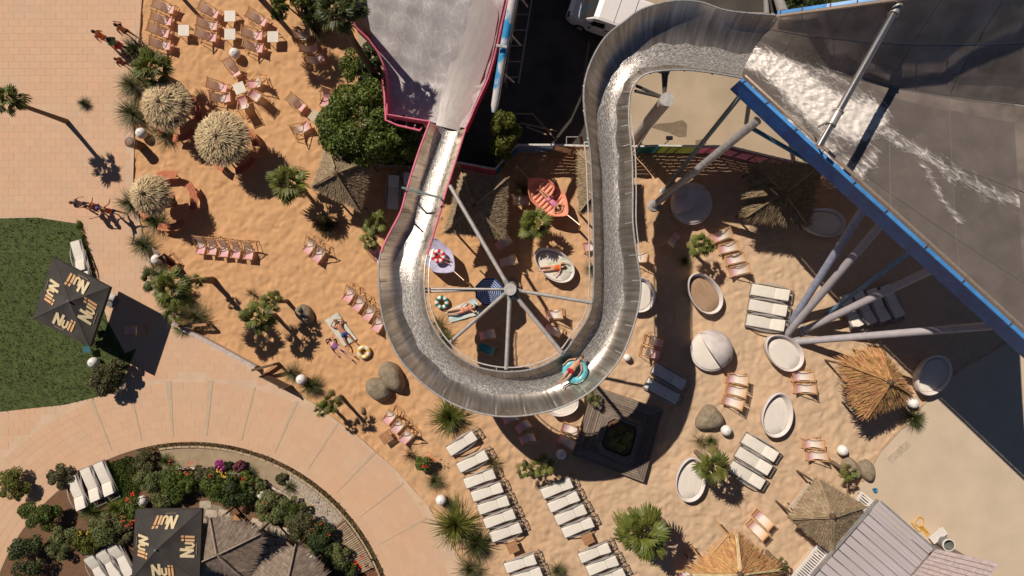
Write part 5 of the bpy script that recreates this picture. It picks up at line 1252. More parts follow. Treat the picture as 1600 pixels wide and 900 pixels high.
hut('half shaded grey thatched roof left of the slide loop strut', [(722, 272), (792, 279), (788, 372), (694, 363)], (741, 322), 2.2, 3.2, M_straw_g, 520, .17, .012, .05, .22, rw=.06)
hut('grey thatched roof almost hidden under the right arm of the slide', [(903, 238), (975, 232), (982, 322), (905, 333)], (945, 280), 2.2, 3.0, M_straw_g, 520, .17, .012, .05, .22, rw=.06)
M_pole = mat('ridge_pole', (.40, .31, .24), .8)
M_straw_b = mat('straw_brown', (.30, .22, .13), .95, scale=3, island=.4, c2=(.20, .14, .08))
hut('dark shaggy palm leaf roof in the shade of the wave bowl', [(1178, 256), (1283, 258), (1262, 352), (1165, 338)], (1224, 301), 2.2, 3.2, M_straw_b, 330, .36, .015, .10, .28, True, droop=.2)
hut('orange shaggy straw roof right of the leaning legs with a dark stripe of shade', [(1317, 566), (1374, 545), (1423, 616), (1352, 652)], (1391, 597), 2.3, 3.5, M_straw_o, 300, .45, .020, .13, .30, True, droop=.18)
hut('orange straw roof cut by the bottom edge', [(1150, 836), (1218, 890), (1155, 962), (1078, 897)], (1156, 897), 2.2, 3.5, M_straw_o, 300, .40, .018, .11, .25, True, ridge_m=M_straw_y)
hut('brown thatched roof next to the metal shed with grey ridge bundles', [(1276, 747), (1353, 791), (1301, 864), (1233, 809)], (1301, 806), 2.3, 3.4, M_straw_g, 480, .17, .013, .05, .4, rw=.08)
hut('ribbed reed roof right of the printed black canopy', [(329, 809), (407, 834), (384, 905), (312, 878)], (340, 866), 2.4, 3.1, M_reed, 420, .45, .014, .02, .02, hub=False, cat='reed shelter', droop=0, rw=.02, ridge_m=M_pole)
hut('second ribbed reed roof at the bottom edge right of the first', [(462, 852), (508, 905), (440, 965), (388, 905)], (450, 905), 2.3, 2.9, M_reed, 420, .45, .014, .02, .02, hub=False, cat='reed shelter', droop=0, rw=.02, ridge_m=M_pole)
# bamboo frame beside the orange roof, bench beside the brown roof
fr = thing('bamboo_frame', 'bamboo pole frame laced along the upper left of the bottom orange roof', 'frame', P(1118, 858)); 
q0, q1 = P(1099, 880, 2.2) - fr.location, P(1137, 836, 2.2) - fr.location
MB().tube([q0, q1], .05, 8).build('top_pole', M_wood, fr, True); MB().tube([(q0.x, q0.y, 0), q0 + Vector((0, 0, .15))], .05, 8).build('post', M_wood, fr, True); MB().tube([(q1.x, q1.y, 0), q1 + Vector((0, 0, .15))], .05, 8).build('post', M_wood, fr, True)
for f in np.linspace(.05, .95, 16):
    c = q0.lerp(q1, f); MB().bar(c, c + Vector((.12, -.10, -.02)), .025).build('lacing', M_white, fr)
MB().box(P(1062, 893, 1.9) - fr.location, (.4, .1, .06)).build('pole_end', M_wood, fr)
be = thing('sun_bed', 'narrow pale slatted bed sticking out left of the brown thatched roof', 'bed', P(1252, 770), R(50))
for k in range(5): MB().box((0, -.26 + k * .13, .42), (2.1, .115, .04)).build('board', mat('pale_board', (.58, .46, .36), .8, rnd=.06), be)
for x in (-.95, .95):
    for y in (-.25, .25): MB().bar((x, y, 0), (x, y, .4), .06).build('leg', M_wood_dark, be)
for l, x, y in (('orange bench with white rolled cushions behind the first reed roof', 393, 820), ('orange bench with white rolled cushions at the tip of the second reed roof', 474, 858)):
    t = thing('garden_bench', l, 'bench', P(x, y), R(-38), 'orange garden benches')
    for k in range(3): MB().box((-.1, -.22 + k * .18, .43), (1.9, .16, .04)).build('seat_board', mat('orange_wood', (.55, .26, .09), .7), t)
    for sx in (-.9, .7): MB().bar((sx, 0, 0), (sx, 0, .41), .4, .07).build('leg', M_wood_dark, t)
    for k in range(4): MB().tube([(.25 + k * .2, -.42, .54 + .02 * (k % 2)), (.25 + k * .2, .38, .54)], .09, 12).build('rolled_cushion', M_cushion, t, True)
# ================================================================= BLACK CANOPIES
def stroke(mb, pts, w, F):
    for (x0, y0), (x1, y1) in zip(pts, pts[1:]):
        d = Vector((x1 - x0, y1 - y0)); L = d.length; d /= L; n = Vector((-d.y, d.x)) * w / 2; d = d * w * .28
        q = [(x0 - d.x + n.x, y0 - d.y + n.y), (x0 - d.x - n.x, y0 - d.y - n.y), (x1 + d.x - n.x, y1 + d.y - n.y), (x1 + d.x + n.x, y1 + d.y + n.y)]
        mb.poly([F(*a) for a in q][::-1])
def lettering(t, F, sc=1.0):
    uvs = []
    glyph = [('N', [(0, 0), (.12, 1.0), (.52, .08), (.66, 1.06)], .235), ('u', [(.80, .66), (.78, .15), (.95, .02), (1.12, .16), (1.18, .70)], .19), ('i', [(1.36, .02), (1.44, .68)], .19), ('i', [(1.66, .02), (1.74, .70)], .19),
             ('d', [(1.47, .87), (1.49, .99)], .19), ('d', [(1.77, .88), (1.79, 1.0)], .19)]
    k = 0
    for g, pts, w in glyph:
        mb = MB(); stroke(mb, [((x - .9) * sc, (y - .5) * sc) for x, y in pts], w * sc, lambda x, y, k=k: F(x, y, .010 + .0006 * k)); k += 1
        # lift successive strokes a hair so they never share a plane
        for q in range(len(mb.f)):
            for i in mb.f[q]: v = mb.v[i]; mb.v[i] = (v[0], v[1], v[2] + .0008 * q)
        u = [((F_x - 0) , 0) for F_x in [min(1, max(0, pts[0][0] / 1.8))] * len(mb.v)]
        mb.build('letter', M_gold, t, uvs=u)
    mb = MB(); stroke(mb, [(-.75 * sc, -.72 * sc), (.15 * sc, -.72 * sc)], .07 * sc, lambda x, y: F(x, y, .01)); mb.build('small_print', mat('faded_print', (.22, .17, .11), .8, scale=30), t)
def canopy(label, cor, apex, ze, za, text_dir=None):
    C = [P(x, y, ze) for x, y in cor]; ap = P(*apex, za); loc = Vector((ap.x, ap.y, 0)); t = thing('square_parasol', label, 'parasol', loc, 0, 'large black parasols')
    C = [c - loc for c in C]; ap -= loc
    for k in range(4):
        a, b = C[k], C[(k + 1) % 4]; rows = []
        for f in np.linspace(0, 1, 7):
            row = []
            for g in np.linspace(0, 1, 9):
                p = ap.lerp(a.lerp(b, g), f); p.z -= .10 * math.sin(math.pi * f) * math.sin(math.pi * g); row.append(p)
            rows.append(row)
        pn = MB().grid(rows).build('canopy_panel', M_black, t, True)
        MB().bar(a + Vector((0, 0, -.10)), b + Vector((0, 0, -.10)), .03, .2).build('valance', M_black, t)
        MB().tube([ap + Vector((0, 0, -.02)), a + Vector((0, 0, .0))], .018, 6).build('rib', mat('rib_seam', (.05, .045, .04), .6), t)
        mid = (a + b) / 2; e = (b - a).normalized(); up = (ap - mid); dn = -up
        if e.cross(up).z < 0: e = -e
        def F(x, y, z, mid=mid, e=e, up=up, a=a, b=b):
            un = up.normalized(); pos = mid + un * (.62 + y) + e * x; f = 1 - (.62 + y) / up.length; g = .5 + x / max(.2, (b - a).length * f)
            pos.z += z - .10 * math.sin(math.pi * min(max(f, 0), 1)) * math.sin(math.pi * min(max(g, 0), 1)) + .02; return pos
        lettering(pn, F, .62)
    MB().lathe([(.05, 0), (.05, .1), (.02, .14)], 10, c=tuple(ap)).build('top_cap', M_steel, t)
    MB().tube([(0, 0, 0), (ap.x, ap.y, ap.z)], .04, 10).build('pole', M_frame, t); MB().lathe([(.4, 0), (.4, .1), (.1, .14)], 16).build('foot', M_frame, t)
canopy('black square parasol with gold NUII print on four sides at the bottom', [(212, 797), (315, 796), (311, 908), (206, 906)], (244, 859), 2.7, 3.2)
canopy('black square parasol with gold NUII print at the left edge', [(83, 402), (171, 449), (140, 541), (52, 498)], (108, 471), 2.7, 3.2)
# stools and small tables in the shade of the left canopy
for i, (x, y, l) in enumerate([(143, 515, 'blue topped stool in the shade of the left canopy'), (140, 531, 'dark blue folding chair in the shade of the left canopy'), (135, 546, 'teal edged bistro table in the shade of the left canopy')]):
    p = P(x, y, .5); t = thing('stool', l, 'stool', (p.x, p.y, 0), .2, 'seats under the left canopy'); m_ = [mat('stool_blue', (.10, .25, .55), .6), mat('stool_navy', (.02, .03, .06), .6), mat('teal_edge', (.03, .12, .15), .5)][i]
    MB().box((0, 0, .46), (.42, .38, .04)).build('seat', m_, t)
    for sx in (-.17, .17):
        for sy in (-.15, .15): MB().bar((sx, sy, 0), (sx * .9, sy * .9, .45), .03).build('leg', M_frame, t)
    MB().bar((-.17, -.15, .2), (.17, -.15, .2), .025).build('stretcher', M_frame, t)
# ================================================================= STRIPED PARASOL
t = thing('striped_parasol', 'navy octagonal parasol with thin pale rings beside the mast', 'parasol', P(770, 455)); ap_c = P(764, 456, 2.1); off_ = Vector((ap_c.x, ap_c.y, 0)) - t.location; t.location = (ap_c.x, ap_c.y, 0); Rr = .80
mn, mw = mat('navy_canvas', (.03, .075, .24), .8), mat('pale_ring', (.52, .58, .72), .8)
for k in range(8):
    a0, a1 = R(22.5 + k * 45), R(67.5 + k * 45); mb = MB(); mbw = MB(); rings = 7
    for q in range(rings):
        r0, r1, r2 = Rr * q / rings, Rr * (q + .62) / rings, Rr * (q + 1) / rings
        zz = lambda r: 2.25 - .30 * (r / Rr) ** 1.2
        f = lambda r, a: (r * math.cos(a), r * math.sin(a), zz(r))
        mb.quad(f(r0, a0), f(r1, a0), f(r1, a1), f(r0, a1)); mbw.quad(f(r1, a0), f(r2, a0), f(r2, a1), f(r1, a1)) if q < rings - 1 else mb.quad(f(r1, a0), f(r2, a0), f(r2, a1), f(r1, a1))
    pn = mb.build('canopy_panel', mn, t); mbw.build('stripes', mw, pn)
    MB().tube([(0, 0, 2.23), (Rr * math.cos(a0), Rr * math.sin(a0), 1.93)], .008, 5).build('rib', M_steel, t)
MB().tube([(0, 0, 0), (0, 0, 2.3)], .022, 8).build('pole', M_white, t); MB().lathe([(.25, 0), (.25, .08), (.04, .2)], 16).build('base', M_frame, t)
# ================================================================= WOODEN DECK
dk = thing('wooden_deck', 'square stepped timber deck around a planter half in the slide shadow', 'deck', P(966, 680)); D = [P(*q, .45) - dk.location for q in ((928, 604), (1036, 641), (1006, 754), (894, 712))]
for p in D: p.z = 0
cen = sum(D, Vector()) / 4; nrow = 9
for k in range(4):
    a, b = D[k], D[(k + 1) % 4]
    for j in range(nrow):
        f0, f1 = 1 - j * .062, 1 - (j + .82) * .062; z = .42 if j < 6 else .50
        A0, A1, B0, B1 = cen + (a - cen) * f0, cen + (b - cen) * f0, cen + (a - cen) * f1, cen + (b - cen) * f1
        e = (b - a).normalized() * .008
        MB().prism([tuple((A0 + e).to_2d()), tuple((A1 - e).to_2d()), tuple((B1 - e).to_2d()), tuple((B0 + e).to_2d())], z - .04, z).build('plank', M_deck, dk)
    MB().bar(a * .985 + cen * .015 + Vector((0, 0, .19)), b * .985 + cen * .015 + Vector((0, 0, .19)), .03, .36).build('side_board', M_wood_dark, dk)
oc = [P(*q, .8) - dk.location for q in ((944, 652), (958, 645), (1000, 662), (1003, 675), (990, 720), (978, 724), (936, 707), (931, 694))]
mb = MB(); mb.prism([tuple((p - cen).to_2d() * 1.0 + cen.to_2d()) for p in oc], .45, .48); mb.build('planter_floor', M_wood_dark, dk)
for k in range(8):
    a, b = oc[k].copy(), oc[(k + 1) % 8].copy(); a.z = b.z = 0
    MB().bar(a + Vector((0, 0, .62)), b + Vector((0, 0, .62)), .05, .4).build('planter_wall', M_deck, dk)
    for w in (0, .15, .30):
        i0, i1 = a.lerp(cen, w * .55), b.lerp(cen, w * .55); j0, j1 = a.lerp(cen, w * .55 + .075), b.lerp(cen, w * .55 + .075)
        MB().prism([tuple(v.to_2d()) for v in (i0, i1, j1, j0)], .83, .86).build('bench_board', M_deck, dk)
mb = MB(); mb.prism([tuple((cen + (p - cen) * .72).to_2d()) for p in oc], .5, .75); mb.build('soil', M_soil, dk)
# ================================================================= FENCE
FCOL = {'teal': (.06, .36, .32), 'lime': (.46, .48, .10), 'pink': (.75, .24, .33), 'maroon': (.50, .19, .24), 'blue': (.04, .26, .55), 'bluegrey': (.32, .40, .58), 'orange': (.75, .43, .26), 'yellow': (.65, .50, .18), 'crimson': (.60, .10, .18)}
def fence(label, pts, cols, hgt=1.75, nsl=7, gap=.055, rail=True):
    p0 = P(*pts[0]); t = thing('slatted_fence', label, 'fence', p0, 0, 'coloured slatted fence panels'); tot = 0
    for q, ((x0, y0), (x1, y1)) in enumerate(zip(pts, pts[1:])):
        a, b = P(x0, y0) - p0, P(x1, y1) - p0; L = (b - a).length; n = max(1, round(L / 1.0)); c_ = cols[q % len(cols)]; m_ = mat('fence_' + c_, tuple(q_ * .72 for q_ in FCOL[c_]), .7, scale=3, rnd=.1, trans=.35)
        for k in range(nsl):
            z = .12 + (hgt - .2) * k / (nsl - 1); MB().bar(a + Vector((0, 0, z)), b + Vector((0, 0, z)), .025, (hgt - .2) / (nsl - 1) - gap).build('slat', m_, t)
        for k in range(n + 1):
            c = a.lerp(b, k / n) + (Vector((b.y - a.y, a.x - b.x, 0)).normalized() * -.045); MB().bar(c, c + Vector((0, 0, hgt)), .06).build('post', M_wood_dark, t)
        if rail: MB().bar(a + Vector((0, -.01, hgt + .03)), b + Vector((0, -.01, hgt + .03)), .10, .05).build('top_rail', mat('fence_white', (.60, .57, .54), .6), t)
fence('yellow and crimson fence panel left of the blue corner', [(700, 262), (722, 264), (775, 274)], ['yellow', 'crimson'])
fence('short teal fence panel between the big tree and the slide inlet', [(610, 240), (656, 250)], ['teal'])
fence('slanting blue fence panel by the yellow green tree', [(775, 274), (807, 238)], ['blue'])
fence('blue grey and orange fence stretch above the boat hammock', [(807, 238), (862, 238), (921, 240), (985, 240)], ['bluegrey', 'orange', 'orange'])
fence('teal, lime and pink fence stretch above the round shaded daybed', [(990, 240), (1022, 239), (1078, 240), (1120, 240)], ['teal', 'lime', 'pink'])
fence('maroon fence stretch bending towards the dark palm leaf roof', [(1120, 240), (1186, 256), (1240, 268)], ['maroon', 'maroon'])
fence('dark blue end of the fence running under the wave bowl', [(1240, 268), (1300, 282), (1380, 300), (1500, 318)], ['orange', 'blue', 'blue'])
for i, (x, y) in enumerate([(918, 234), (1031, 232), (1272, 262), (1298, 268)]):
    p = P(x, y); t = thing('floodlight', ['dark floodlight on the fence beside the slide', 'dark floodlight on the lime fence panel', 'dark floodlight on the fence near the bowl', 'second dark floodlight on the fence near the bowl'][i], 'floodlight', (p.x, p.y, 0), 0, 'floodlights on the fence')
    MB().bar((0, 0, 0), (0, 0, 1.95), .05).build('post', M_frame, t); MB().box((0, .08, 2.0), (.32, .18, .22), rot=Matrix.Rotation(.5, 3, 'X')).build('lamp_head', M_rubber, t)
# cast log edge along the fence: low rope of planks
# ================================================================= VAN
v = thing('delivery_van', 'white van parked in the dark yard beyond the slide bend', 'van', P(954, 38), R(-200 + 0)); v.rotation_euler = (0, 0, R(180 - 19)); 
def vrow(x, w, z0, z1, r=.12): return [(x, -w, z0), (x, -w, z1 - r * 2), (x, -w + r * .5, z1 - r * .4), (x, -w + r * 1.6, z1), (x, w - r * 1.6, z1), (x, w - r * .5, z1 - r * .4), (x, w, z1 - r * 2), (x, w, z0), (x, -w, z0)]
rows = [vrow(-2.55, .90, .45, 1.7), vrow(-2.48, .95, .35, 1.95), vrow(.75, .98, .35, 1.98), vrow(1.0, .97, .35, 1.90), vrow(1.75, .93, .35, 1.20, .1), vrow(2.25, .88, .38, 1.02, .1), vrow(2.5, .74, .42, .80, .08), vrow(2.56, .6, .5, .66, .05)]
mb = MB().grid(rows); mb.poly(rows[0][:8]); mb.poly(rows[-1][:8][::-1]); mb.build('body', M_van, v, False)
MB().grid([[(1.06, -.80, 1.905), (1.08, 0, 1.925), (1.06, .80, 1.905)], [(1.74, -.84, 1.215), (1.80, 0, 1.225), (1.74, .84, 1.215)]]).build('windscreen', M_glass, v)
for s in (-1, 1):
    MB().quad((.30, s * 1.0, 1.25), (1.15, s * 1.0, 1.22), (.95, s * .985, 1.70), (.30, s * .985, 1.78)).build('side_window', M_glass, v)
    MB().bar((1.05, s * .98, 1.25), (1.1, s * 1.2, 1.3), .10, .18).build('mirror', M_rubber, v)
    MB().bar((-2.3, s * .985, 1.15), (.2, s * .985, 1.15), .02, .03).build('slide_rail', M_frame, v)
    MB().bar((.05, s * 1.0, 1.05), (.2, s * 1.0, 1.05), .02, .04).build('door_handle', M_rubber, v)
    MB().bar((.22, s * .992, .5), (.22, s * .985, 1.8), .015, .02).build('door_seam', M_frame, v)
    MB().box((2.35, s * .62, .86), (.3, .3, .12), rot=Matrix.Rotation(R(25), 3, 'Y')).build('headlight', M_glass, v)
    for x in (-1.6, 1.6):
        w = thing('wheel', '', ''); del w['label']; del w['category']; w.parent = v; w.location = (x, s * .86, .33); w.rotation_euler = (math.pi / 2, 0, 0)
        MB().lathe([(.2, -.11), (.33, -.10), (.34, 0), (.33, .10), (.2, .11)], 20).build('tyre', M_rubber, w, True); MB().lathe([(.2, -.115), (.05, -.12)], 14).build('rim', M_steel, w)
for x in (-1.9, -1.0, -.1): MB().bar((x, -.82, 1.985), (x, .82, 1.985), .02, .02).build('roof_seam', M_frame, v)
MB().bar((2.5, -.7, .45), (2.5, .7, .45), .15, .15).build('bumper', M_frame, v)
# lumber and poles in the dark yard
for i, (a, b, l) in enumerate([((805, 178), (832, 178), 'short pole lying in the dark yard'), ((832, 178), (868, 218), 'long pale pole leaning in the dark yard'), ((812, 192), (870, 205), 'pole lying beside the fence in the dark yard'), ((822, 198), (855, 211), 'thin pole below the others in the dark yard')]):
    o = MB().tube([P(*a, .25 + .1 * i), P(*b, .35 + .1 * i)], .045, 8).build('timber_pole', mat('pole_wood', (.36, .24, .16), .8), None, True); tag(o, l, 'pole', 'poles in the dark yard')
o = thing('cart_frame', 'dark metal frame with a red end standing behind the fence', 'frame', P(895, 218))
for a, b in (((885, 214), (906, 214)), ((906, 214), (907, 226)), ((885, 214), (885, 226))): MB().bar(P(*a, .8) - o.location, P(*b, .8) - o.location, .05).build('bar', M_frame, o)
for x in (885, 906): MB().bar(P(x, 214, .8) - o.location, P(x, 214, 0) - o.location, .05).build('leg', M_frame, o)
MB().box(P(908, 219, .6) - o.location, (.12, .35, .3)).build('red_end', mat('red_end', (.4, .02, .03), .5), o)
# ================================================================= METAL SHED
sh = thing('metal_shed', 'long shed with ribbed lilac grey metal roof at the lower right', 'building', P(1380, 890)); zr = 2.5
S0, S1, S2, S3 = [P(*q, zr) - sh.location for q in ((1376, 783), (1459, 856), (1357, 975), (1271, 903))]
nn = 11
for k in range(nn):
    f0, f1 = k / nn, (k + 1) / nn - .012; a, b, c, d = S0.lerp(S3, f0), S1.lerp(S2, f0), S1.lerp(S2, f1), S0.lerp(S3, f1)
    mb = MB(); mb.quad(a, b, c, d)
    for g in (0, .5):
        p, q = a.lerp(d, g + .02), b.lerp(c, g + .02); mb.bar(p + Vector((0, 0, .02)), q + Vector((0, 0, .02)), .05, .05)
    mb.build('roof_sheet', mat('lilac_sheet', (.60, .53, .555), .5, c2=(.53, .475, .47), scale=.5, metal=.1, rnd=.04, detail=6), sh)
MB().prism([tuple(p.to_2d()) for p in (S0 * .8, S1 * .8, S2 * .8, S3 * .8)], 0, zr - .06).build('wall', mat('shed_wall', (.25, .2, .17), .8), sh)
MB().bar(S0 + Vector((-.12, .06, -.05)), S3 + Vector((-.12, .06, -.05)), .14, .12).build('gutter', M_steel, sh)
MB().bar(S0 + Vector((0, 0, .03)), S1 + Vector((0, 0, .03)), .08, .08).build('verge_trim', M_steel, sh)
s2 = thing('ribbed_annex', 'pale pink ribbed annex roof beside the metal shed', 'building', P(1450, 900)); 
T0, T1, T2, T3 = [P(*q, 2.6) - s2.location for q in ((1463, 858), (1560, 880), (1500, 985), (1392, 938))]
for k in range(14):
    f0, f1 = k / 14, (k + .8) / 14; a, b, c, d = T0.lerp(T3, f0), T1.lerp(T2, f0), T1.lerp(T2, f1), T0.lerp(T3, f1); MB().quad(a, b, c, d).build('roof_sheet', mat('pink_sheet', (.60, .48, .46), .5), s2)
MB().poly([p + Vector((0, 0, -.05)) for p in (T0, T3, T2, T1)][::-1]).build('roof_deck', mat('annex_deck', (.40, .32, .31), .7), s2)
MB().prism([tuple((p * .8).to_2d()) for p in (T0, T1, T2, T3)], 0, 2.5).build('wall', mat('shed_wall', (.25, .2, .17), .8), s2)
# white pallet fence
pf = thing('white_picket_fence', 'white slatted pallet fence along the shed, showing both sides of the brown roof', 'fence', P(1300, 845)); q0, q1 = P(1356, 777, 1.0) - pf.location, P(1240, 916, 1.0) - pf.location; 
q0.z = q1.z = 0; n = 46; side = Vector((q1 - q0).normalized()); side = Vector((-side.y, side.x, 0))
for k in range(n):
    c = q0.lerp(q1, k / (n - 1)); MB().bar(c - side * .38 + Vector((0, 0, .85)), c + side * .38 + Vector((0, 0, 1.0)), .075, .03).build('picket', M_white, pf)
for w in (-.33, .33): MB().bar(q0 + side * w + Vector((0, 0, .88 + .06 * (w > 0))), q1 + side * w + Vector((0, 0, .88 + .06 * (w > 0))), .10, .05).build('rail', M_white, pf)
for k in (0, .33, .66, 1): MB().bar(q0.lerp(q1, k), q0.lerp(q1, k) + Vector((0, 0, .85)), .09).build('post', M_white, pf)
# hose, bucket, drum
hp = catm2([tuple(P(x, y, .10)) for x, y in ((1424, 816), (1430, 824), (1436, 830), (1441, 824), (1443, 812), (1436, 808), (1430, 818), (1444, 829), (1450, 838), (1447, 828), (1438, 822), (1452, 834))], 5)
tag(MB().tube(hp, .035, 6).build('hose', mat('yellow_hose', (.66, .36, .05), .5), None, True), 'tangled yellow hose on the concrete beside the shed', 'hose')
bk = thing('bucket', 'small blue bucket on the concrete near the boulder pair', 'bucket', P(1364, 764)); MB().lathe([(.07, 0), (.11, .22), (.12, .23), (.09, .21), (.06, .03)], 14).build('body', mat('bucket_blue', (.02, .22, .45), .4), bk, True)
MB().tube([(.11 * math.cos(a), .11 * math.sin(a) + .03, .23 + .03) for a in np.linspace(0, 3.14, 8)], .008, 5).build('handle', M_frame, bk)
dr = thing('grey_drum', 'grey open drum by the annex at the right', 'drum', P(1466, 842)); MB().lathe([(.32, 0), (.34, .8), (.30, .8), (.28, .2)], 20).build('body', mat('drum_grey', (.18, .18, .17), .6), dr, True); MB().lathe([(.355, .76), (.355, .82), (.30, .82)], 20, cap=False).build('rim', M_white, dr, True)
o = thing('white_bench', 'white slatted bench behind the grey drum', 'bench', P(1458, 832), R(38))
for k in range(4): MB().box((0, -.2 + k * .13, .4), (1.0, .1, .03)).build('slat', M_white, o)
for x in (-.4, .4): MB().bar((x, 0, 0), (x, 0, .39), .06).build('leg', M_white, o)
# kerb wall and timber barrier along the path
kw = thing('white_kerb_wall', 'low white wall between the paved path and the sand', 'wall', P(330, 535))
pp = [P(x, y, .0) - kw.location for x, y in ((274, 505), (300, 518), (340, 539), (378, 560), (402, 573))]
for a, b in zip(pp, pp[1:]): MB().bar(a + Vector((0, 0, .18)), b + Vector((0, 0, .18)), .22, .34).build('block', mat('kerb_white', (.50, .42, .38), .8), kw)
for l, a, b, h in (('timber rail leaving the white wall towards the low palm', (285, 509), (331, 506), .55), ('short timber rail at the path bend right of the white wall', (402, 576), (436, 567), .7), ('slanting timber beam along the path bend', (413, 584), (437, 568), .1)):
    t = thing('timber_rail', l, 'rail', P(*a), 0, 'timber rails by the path'); e = P(*b) - t.location; MB().bar(Vector((0, 0, h)), e + Vector((0, 0, h)), .14, .12).build('beam', M_wood_dark if h > .6 else M_wood_table, t)
    for f in (.04, .96): MB().bar(e * f, e * f + Vector((0, 0, h)), .12).build('post', M_wood_dark, t)
t = thing('timber_barrier', 'tall dark timber barrier throwing the long shadow on the path bend', 'barrier', P(418, 584)); e = P(455, 603) - t.location
for k in range(6): MB().bar(Vector((0, 0, .12 + k * .17)), e + Vector((0, 0, .12 + k * .17)), .05, .16).build('board', M_wood_dark, t)
for f in (0.02, .98): MB().bar(e * f, e * f + Vector((0, 0, 1.1)), .1).build('post', M_wood_dark, t)
# ================================================================= HAMMOCK BOATS
def boat(label, tip0, tip1, width, m, mc, z=.8, tubes=True, rope=.9, flat=False):
    a, b = P(*tip0, z), P(*tip1, z); c = (a + b) / 2; t = thing('boat_hammock', label, 'hammock', (c.x, c.y, 0), 0, 'boat shaped hammocks'); L = (b - a).length; d = (b - a).normalized(); s = Vector((-d.y, d.x, 0))
    N = 21; rows = []; W = width / 2
    def w_(f): return W * min(1, (math.sin(math.pi * f) ** .8) * 1.16)
    for i in range(N):
        f = i / (N - 1); o = d * (f - .5) * L; h = .28 * (2 * f - 1) ** 2; dep = (.12 if flat else .30) * math.sin(math.pi * f); wf_ = w_(f)
        rows.append([o + s * (wf_ * u) + Vector((0, 0, z + h - dep * (1 - abs(u) ** 2.5))) for u in (-1, -.88, -.6, -.3, 0, .3, .6, .88, 1)])
    MB().grid(rows).build('hull', m, t, True)
    rim = [r[0] for r in rows] + [r[-1] for r in rows[::-1]]
    MB().tube(rim, .035, 6, closed=True).build('rim', m, t, True)
    if tubes:
        for i in range(7):
            f = .24 + i * .085; o = d * (f - .5) * L; q = w_(f) * .86; zz = z - .12 + .28 * (2 * f - 1) ** 2
            MB().tube([o - s * q + Vector((0, 0, zz)), o - s * q * .8 + Vector((0, 0, zz - .06)), o + Vector((0, 0, zz - .1)), o + s * q * .8 + Vector((0, 0, zz - .06)), o + s * q + Vector((0, 0, zz))], [.05, .105, .11, .105, .05], 10).build('cushion_roll', mc, t, True)
        o = d * (.90 - .5) * L; MB().lathe([(.02, 0), (.3, .02), (.3, .1), (.02, .12)], 16, c=(d.x * L * .33, d.y * L * .33, z - .18), sx=1.2, sy=1.2).build('pillow', mc, t, True)
    for sg in (-1, 1):
        e0 = d * sg * .5 * L + Vector((0, 0, z + .28)); e1 = d * sg * (.5 * L + rope) + Vector((0, 0, 1.5)); MB().tube([e0, e1], .02, 6).build('rope', M_rail, t)
        MB().tube([Vector((e1.x, e1.y, 0)) + d * sg * .15, e1 + Vector((0, 0, .1))], .06, 8).build('post', M_wood, t, True)
    return t
salm = mat('salmon_canvas', (.78, .28, .18), .75, scale=4); boat('salmon pink boat hammock with quilted rolls and a woman in pink', (825.8, 280.4), (886, 337), 1.55, salm, mat('salmon_roll', (.84, .36, .25), .75, scale=4))
lav = mat('lavender_canvas', (.46, .44, .60), .75, scale=3); boat('lavender boat hammock with the red and white swim ring', (652, 374), (710, 424), 1.5, lav, lav, tubes=False, flat=True)
# ================================================================= RINGS AND TOWELS
def ring(label, x, y, R0, r0, ca, cb, n=12, z=None, loc=None, parts=True, name='swim_ring'):
    z = r0 if z is None else z; p = P(x, y, z); t = thing(name, label, 'swim ring', p if loc is None else loc, rng.uniform(0, 1), 'swim rings')
    for k in range(n):
        m_ = ca if k % 2 else cb; rows = []
        for a in np.linspace(2 * math.pi * k / n, 2 * math.pi * (k + 1) / n, 5):
            rows.append([((R0 + r0 * math.cos(b)) * math.cos(a), (R0 + r0 * math.cos(b)) * math.sin(a), r0 * math.sin(b)) for b in np.linspace(0, 2 * math.pi, 15)])
        MB().grid(rows).build('ring_segment', m_, t, True)
    MB().tube([(R0, 0, r0 * .95), (R0, 0, r0 * 1.15)], .018, 8).build('valve', M_white, t)
    return t
vin = lambda n, c: mat(n, c, .3, var=.05, spec=.6)
ring('green and white swim ring on the sand inside the slide loop', 690.5, 472.5, .285, .125, vin('vinyl_green', (.01, .17, .13)), vin('vinyl_white', (.75, .70, .64)))
ring('yellow and white swim ring beside the big boulders', 568.5, 550, .285, .125, vin('vinyl_yellow', (.72, .50, .08)), vin('vinyl_white', (.75, .70, .64)), 10)
ring('red and white swim ring on the lavender boat hammock', 685.5, 400.5, .285, .12, vin('vinyl_red', (.65, .015, .06)), vin('vinyl_white', (.75, .70, .64)), 12, z=1.12)
ring('large aqua swim ring sliding under the man in red shorts', 898.5, 579.5, .43, .165, vin('vinyl_aqua', (.13, .52, .62)), vin('vinyl_aqua_pale', (.20, .58, .66)), 8, z=6.45)
t = thing('x', 'x', 'x'); bpy.data.objects.remove(t)
def towel(label, cor, m, z=.05):
    C = [P(x, y) for x, y in cor]; c = sum(C, Vector()) / 4; rows = []
    for f in np.linspace(0, 1, 16):
        rows.append([C[0].lerp(C[1], g).lerp(C[3].lerp(C[2], g), f) - c + Vector((rng.normal(0, .006), rng.normal(0, .006), z + .018 * math.sin(f * 11 + g * 3) * math.sin(g * 9) + rng.uniform(0, .008))) for g in np.linspace(0, 1, 12)])
    mb = MB().grid(rows); mb.grid([[p + Vector((0, 0, -.02)) for p in r] for r in rows][::-1]); o = mb.build('beach_towel', m, None, True); o.location = (c.x, c.y, 0); return tag(o, label, 'towel', 'beach towels')
towel('pale blue beach towel under the woman in the coral bikini', [(696.4, 486), (741.3, 466), (756, 489), (704, 504)], mat('towel_blue', (.42, .64, .72), .9, c2=(.70, .70, .62), scale=2.5, detail=2, bump=.3))
